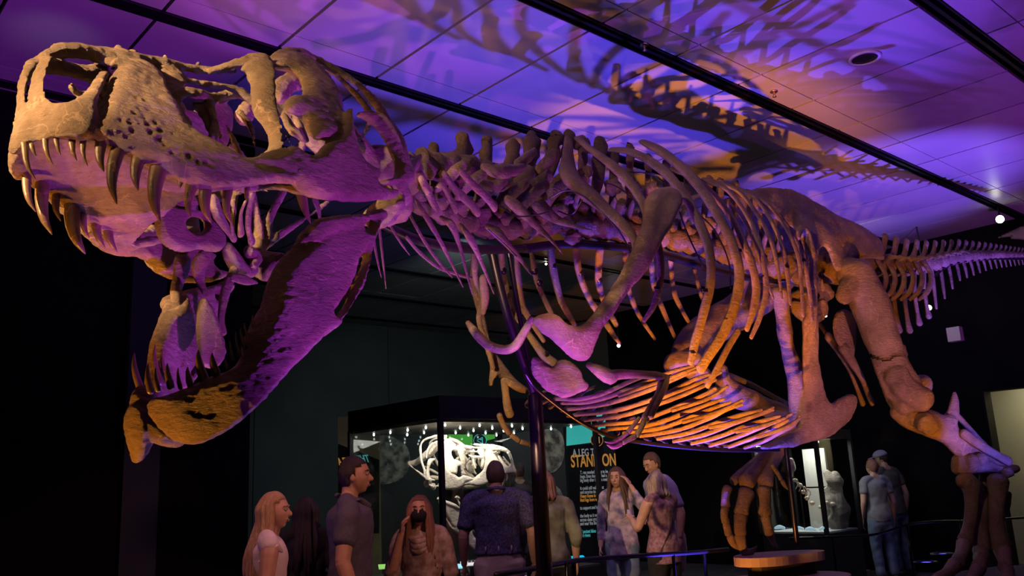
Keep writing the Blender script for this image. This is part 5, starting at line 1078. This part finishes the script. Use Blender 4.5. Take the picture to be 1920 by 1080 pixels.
    for s_ in (1, -1):
        hp = V(s_*.088*b_, 0, .88); kn = V(s_*.10+hipshift*.5, .015, .49); an = V(s_*.105, -.02, .08)
        if pantlen >= 1: P = [hp, (hp+kn)/2, kn, (kn+an)/2, an+V(0, 0, .01)]; R = [.108*b_, .096*b_, .078, .074, .066]
        else: P = [hp, (hp+kn)/2, kn*(1)+V(0, 0, .06)]; R = [.105*b_, .100*b_, .092]
        g.join(tube3(P, R, 14, rough=.06, n=14))
    child('trousers' if pantlen >= 1 else 'shorts', g, pants, rm=vox*1.1, wr=.008)
    for s_ in (1, -1):
        an = V(s_*.105, -.02, .05); child('shoe', tube3([an+V(0, -.05, -.005), an+V(0, .04, -.008), an+V(0, .14, -.015), an+V(0, .19, -.02)], [.045, .048, .045, .028], 12, rough=0, flat=.9, n=10), mat('shoe%s' % (shoes,), shoes, .5))
    # face details
    for s_ in (1, -1):
        e = rot(V(s_*.031, .079, .003), *head)+hc; child('eye', ell(e, .012, .010, .008, 10, 8), mat('eye_white', (.30, .26, .24), .3))
        e = rot(V(s_*.031, .0885, .003), *head)+hc; child('iris', ell(e, .005, .003, .0055, 8, 6), mat('iris_dark', (.03, .02, .015), .2))
        bw = [rot(V(s_*x_, y_, z_), *head)+hc for x_, y_, z_ in ((.014, .087, .022), (.031, .086, .028), (.047, .076, .023))]; child('eyebrow', tube3(bw, [.0035, .004, .0025], 6, rough=0, n=6), haircol)
    child('lips', Geo().join((lambda G: (G.add(rot(ell((0, .0855, -.0615), .021, .005, .0045, 12, 6).join(ell((0, .084, -.069), .017, .005, .005, 12, 6)).verts(), *head)+hc, ell((0, 0, 0), 1, 1, 1, 12, 6).f+[tuple(i+84 for i in f) for f in ell((0, 0, 0), 1, 1, 1, 12, 6).f]), G)[1])(Geo())), mat('lips_rose', (.36, .12, .10), .4))
    # hair
    random.seed(int(px)); hg = Geo(); n_s = 0
    def hpnt(x_, y_, z_): return rot(V(x_, y_, z_), *head)+hc
    if hair:
        cap = ell((0, -.012, .012), .083, .100, .116, 26, 18, rough=.06, seed=px); cv_ = cap.verts(); keep = []
        for v_ in cv_:
            lim = -.078 if v_[1] < -.03 else (-.015 if v_[1] < .02 else .045)
            if hair != 'short' and v_[1] < (.03 if part else -.0): lim = -.09
            keep.append((v_[2] > lim) and not (v_[1] > .062 and v_[2] < .062))
        cg = Geo(); keep = np.array(keep); idx = -np.ones(len(keep), int); idx[keep] = np.arange(keep.sum())
        outer = cv_[keep]; inner = outer*V(.90, .90, .90); k_ = len(outer); Fo = [tuple(idx[i] for i in f) for f in cap.f if all(keep[i] for i in f)]
        ed = {}
        for f in Fo:
            for a_, b2_ in zip(f, f[1:]+f[:1]): ed[a_, b2_] = 1
        Fi = [tuple(i+k_ for i in f[::-1]) for f in Fo]; Fr = [(b2_, a_, a_+k_, b2_+k_) for (a_, b2_) in ed if (b2_, a_) not in ed]
        cg.add(rot(np.vstack([outer, inner]), *head)+hc, Fo+Fi+Fr); hg.join(cg)
        if hair in ('long', 'bob'):
            Ln = .42 if hair == 'long' else .13; N_ = 64 if hair == 'long' else 52
            for q in range(N_):
                a_ = math.radians(random.uniform(150, 390) if q % 3 else random.choice((random.uniform(140, 175), random.uniform(365, 400)))) if part else math.radians(random.uniform(172, 368))
                x_, y_ = math.cos(a_), math.sin(a_); r0 = random.uniform(.9, 1.05); l_ = Ln*random.uniform(.75, 1.)
                if hair == 'long' and y_ > -.1: l_ *= .9
                p1 = hpnt(x_*.05, y_*.06+.0, .10); p2_ = hpnt(x_*.082*r0, y_*.100*r0-.008, .03); p3 = hpnt(x_*.090*r0, y_*.102*r0-.01, -.07)
                spread = 1.2 if hair == 'long' else .95; p4 = hpnt(0, 0, 0)+V(x_*.095*spread, y_*.110*spread-.03, -.07-l_*.55); p5 = p4+V(x_*.015+random.uniform(-.02, .02), random.uniform(-.02, .02), -l_*.45)
                if hair == 'bob': p5 = p4+V(-x_*.02, -y_*.02, -.02)
                hg.join(tube3([p1, p2_, p3, p4+V(random.uniform(-.012, .012), random.uniform(-.012, .012), 0), p5], [.006, .016, .019, .018, .006], 7, rough=.45, n=14, cap=False))
        child('hair', hg, haircol)
    if extra: extra(t, child, hc, head, A, body)
    return t
def skinm(n, c): return mat('skin_'+n, c, .5, 0, .05, 60, tuple(x*.88 for x in c), 30)
def cloth(n, c, c2=None, sc=8., bump=.25): return mat('cloth_'+n, c, .85, 0, bump, 55, c2, sc)
def hairm(n, c, c2): return mat('hair_'+n, c, .45, 0, .5, 60, c2, 30, .5, stretch=(6, 6, .6))
LT = skinm('light', (.52, .31, .23)); MD = skinm('tan', (.46, .27, .18))
BLOND = hairm('blond', (.34, .20, .10), (.52, .36, .20)); BRN = hairm('brown', (.07, .04, .025), (.13, .07, .045)); DRK = hairm('dark', (.015, .011, .01), (.03, .022, .018)); RED = hairm('auburn', (.17, .08, .05), (.27, .13, .08)); GREYH = hairm('greyblond', (.30, .24, .19), (.46, .38, .30))
JEAN = cloth('jeans', (.10, .15, .24), (.14, .20, .30), 14); DJEAN = cloth('dark_jeans', (.05, .07, .12), (.07, .10, .16), 14); KH = cloth('khaki', (.30, .25, .22), (.34, .28, .25), 12)
def bl_extra(t, child, hc, head, A, body):
    for k in range(2): # ruffled shoulder flounces
        for s_ in (1, -1):
            a = V(s_*(.15+.01*k), .03-.035*k, 1.40-.03*k); child('ruffle', tube3([a+V(-.03*s_, .05, -.03), a+V(s_*.045, 0, .01), a+V(s_*.02, -.06, -.05)], [.012, .026, .012], 8, rough=.5, n=7, flat=.35), cloth('white_cotton', (.62, .54, .56), (.56, .48, .50)))
person(505, 4.95, 1.53, math.radians(-72), 'woman with long wavy blond hair in a white ruffled sleeveless top, looking right', LT, cloth('white_cotton', (.62, .54, .56), (.56, .48, .50)), DJEAN, 'long', BLOND, head=(-.32, .06, 0), part=False, sleeve=0, female=True, extra=bl_extra, vox=.009)
def polo(t, child, hc, head, A, body):
    m = cloth('slate_polo', (.075, .07, .10), (.09, .085, .12), 60)
    child('collar', tube3([V(.078, -.02, 1.485), V(.072, .06, 1.465), V(.025, .115, 1.425), V(-.025, .115, 1.425), V(-.072, .06, 1.465), V(-.078, -.02, 1.485), V(0, -.085, 1.50)], [.018]*7, 8, rough=0, n=22, flat=.5), m)
    for s_ in (1, -1):
        e, w_ = A[s_]; sh_ = V(s_*.2, 0, 1.395); q = sh_*.45+e*.55; child('cuff', tube3([q-unit(e-sh_)*.012, q+unit(e-sh_)*.012], [.070, .070], 16, rough=0, n=3, cap=False), m)
person(656, 5.5, 1.73, math.radians(-82), 'man with short dark hair in a dark polo shirt, standing in profile', MD, cloth('slate_polo', (.075, .07, .10), (.09, .085, .12), 60), DJEAN, 'short', DRK, head=(-.1, .04, 0), sleeve=.6, build=1.12, extra=polo, vox=.009)
def mask(t, child, hc, head, A, body):
    g = ell((0, .048, -.046), .068, .068, .054, 18, 12); v_ = rot(g.verts(), *head)+hc; g2 = Geo(); g2.add(v_, g.f); child('face_mask', g2, cloth('black_mask', (.008, .008, .010)))
    for k in range(3): child('scarf_fold', tube3([V(-.10, .05, 1.42-.03*k), V(0, .11, 1.38-.04*k), V(.10, .05, 1.42-.03*k)], [.025, .03, .025], 8, rough=.4, n=10), cloth('plaid', (.20, .13, .11), (.36, .30, .27), 22))
person(788, 6.0, 1.47, math.radians(172), 'young woman in a black face mask with long auburn hair, hand raised to her cheek', LT, cloth('plaid', (.20, .13, .11), (.36, .30, .27), 22), DJEAN, 'long', RED, arms={'R': ((.24, .05, 1.12), (.13, .14, 1.45))}, head=(.15, .12, .0), sleeve=1.0, female=True, extra=mask, vox=.009)
person(574, 6.0, 1.49, math.radians(15), 'dark haired visitor in black clothes hidden between the blond woman and the tall man', LT, cloth('black_top', (.012, .012, .014)), DJEAN, 'long', DRK, sleeve=1.9, female=True, arms={'R': ((.24, -.06, 1.10), (.06, .16, 1.12))})
def belt(t, child, hc, head, A, body):
    child('collar', tube3([V(.082*math.cos(q), -.012+.075*math.sin(q), 1.487-.02*math.sin(q)) for q in np.linspace(0, 6.28, 14)], [.016]*14, 8, rough=0, n=30, flat=.6), cloth('navy_print', (0, 0, 0)))
    child('belt', tube3([V(0, 0, .985), V(0, 0, 1.015)], [.185, .182], 24, rough=0, n=3, flat=.72, ref=V(0, 1, 0), cap=False), mat('leather', (.02, .015, .012), .5))
    for x_ in (-.11, 0, .11): child('belt_loop', box3((x_, -.130+.25*x_*x_*3, 1.0), V(1, 0, 0), V(0, 1, 0), EZ, .006, .008, .024), KH)
person(930, 7.6, 1.72, math.radians(2), 'man in a navy patterned short-sleeved shirt and khaki trousers seen from behind', MD, cloth('navy_print', (.025, .025, .07), (.10, .09, .17), 70), KH, 'short', BRN, sleeve=.75, build=1.16, hem=.98, extra=belt, head=(0, .05, 0))
person(1022, 7.9, 1.62, math.radians(8), 'auburn haired woman in a dark shawl with pale green shoulders behind the steel pole', LT, cloth('shawl', (.06, .05, .045), (.20, .22, .15), 5), cloth('black_top', (.012, .012, .014)), 'bob', RED, sleeve=1.6, female=True, build=1.15)
person(974, 12.3, 1.82, math.radians(12), 'dim dark haired man standing behind the glass case', MD, cloth('black_top', (.012, .012, .014)), DJEAN, 'short', DRK, sleeve=1.8, vox=.014)  # figure added to stand in for a reflection in the glass
def purse(t, child, hc, head, A, body):
    child('strap', tube3([V(.16, -.02, 1.40), V(0, -.13, 1.15), V(-.15, -.10, .9)], [.008]*3, 6, rough=0, n=14), mat('leather', (.02, .015, .012), .5))
def phone(t, child, hc, head, A, body):
    child('phone', box3((-.10, .36, 1.26), V(1, 0, 0), V(0, .3, 1), V(0, 1, -.3), .035, .07, .005), mat('phone_shell', (.35, .36, .42), .3))
person(1158, 9.45, 1.65, math.radians(160), 'brunette woman in a white and blue patterned blouse touching her hair', LT, cloth('blouse', (.55, .45, .52), (.10, .10, .20), 9), JEAN, 'long', BRN, arms={'L': ((-.30, .10, 1.28), (-.17, .10, 1.52))}, head=(-.1, 0, 0), sleeve=1.7, female=True, hem=.74, extra=None)
person(1234, 8.8, 1.58, math.radians(38), 'woman with a short blond bob in a floral sleeveless top seen from behind', LT, cloth('floral', (.16, .07, .10), (.33, .20, .22), 26), cloth('black_top', (.012, .012, .014)), 'bob', GREYH, arms={'L': ((-.27, .10, 1.14), (-.16, .30, 1.24)), 'R': ((.20, .14, 1.12), (-.02, .34, 1.22))}, sleeve=0, female=True, hem=.76, build=1.12, extra=lambda *a: (purse(*a), phone(*a)))
person(1248, 9.65, 1.79, math.radians(110), 'tall man in a lilac t-shirt and pink shorts stooping over the short blond woman', MD, cloth('lilac', (.27, .24, .40), (.30, .27, .44), 6), cloth('pink_shorts', (.40, .26, .26), (.44, .30, .30), 8), 'short', BRN, head=(.2, -.35, 0), sleeve=.75, pantlen=.6, lean=.12, build=1.08)
def cap_(t, child, hc, head, A, body):
    g = ell((0, -.004, .052), .086, .104, .075, 20, 12); v_ = g.verts(); v_[:, 2] = np.maximum(v_[:, 2], .040); g2 = Geo(); g2.add(rot(v_, *head)+hc, g.f); m = cloth('cap_grey', (.30, .32, .37)); child('cap', g2, m)
    child('cap_peak', (lambda q: (Geo().add(rot(q.verts(), *head)+hc, q.f)))(tube3([V(-.06, .085, .045), V(0, .15, .038), V(.06, .085, .045)], [.012, .03, .012], 8, rough=0, n=10, flat=.25, ref=EZ)), m)
person(1637, 12.3, 1.63, math.radians(5), 'woman in a grey t-shirt and blue jeans standing at the far back', LT, cloth('grey_tee', (.16, .17, .19), (.19, .20, .22), 8), JEAN, 'short', RED, sleeve=.5, female=True, head=(.2, 0, 0), vox=.013)
person(1668, 12.75, 1.76, math.radians(25), 'man in a grey cap and olive shirt leaning towards the woman at the far back', MD, cloth('olive', (.06, .055, .045), (.08, .07, .06), 8), DJEAN, 'short', DRK, sleeve=.5, lean=.1, head=(.7, -.2, .12), extra=cap_, vox=.013)
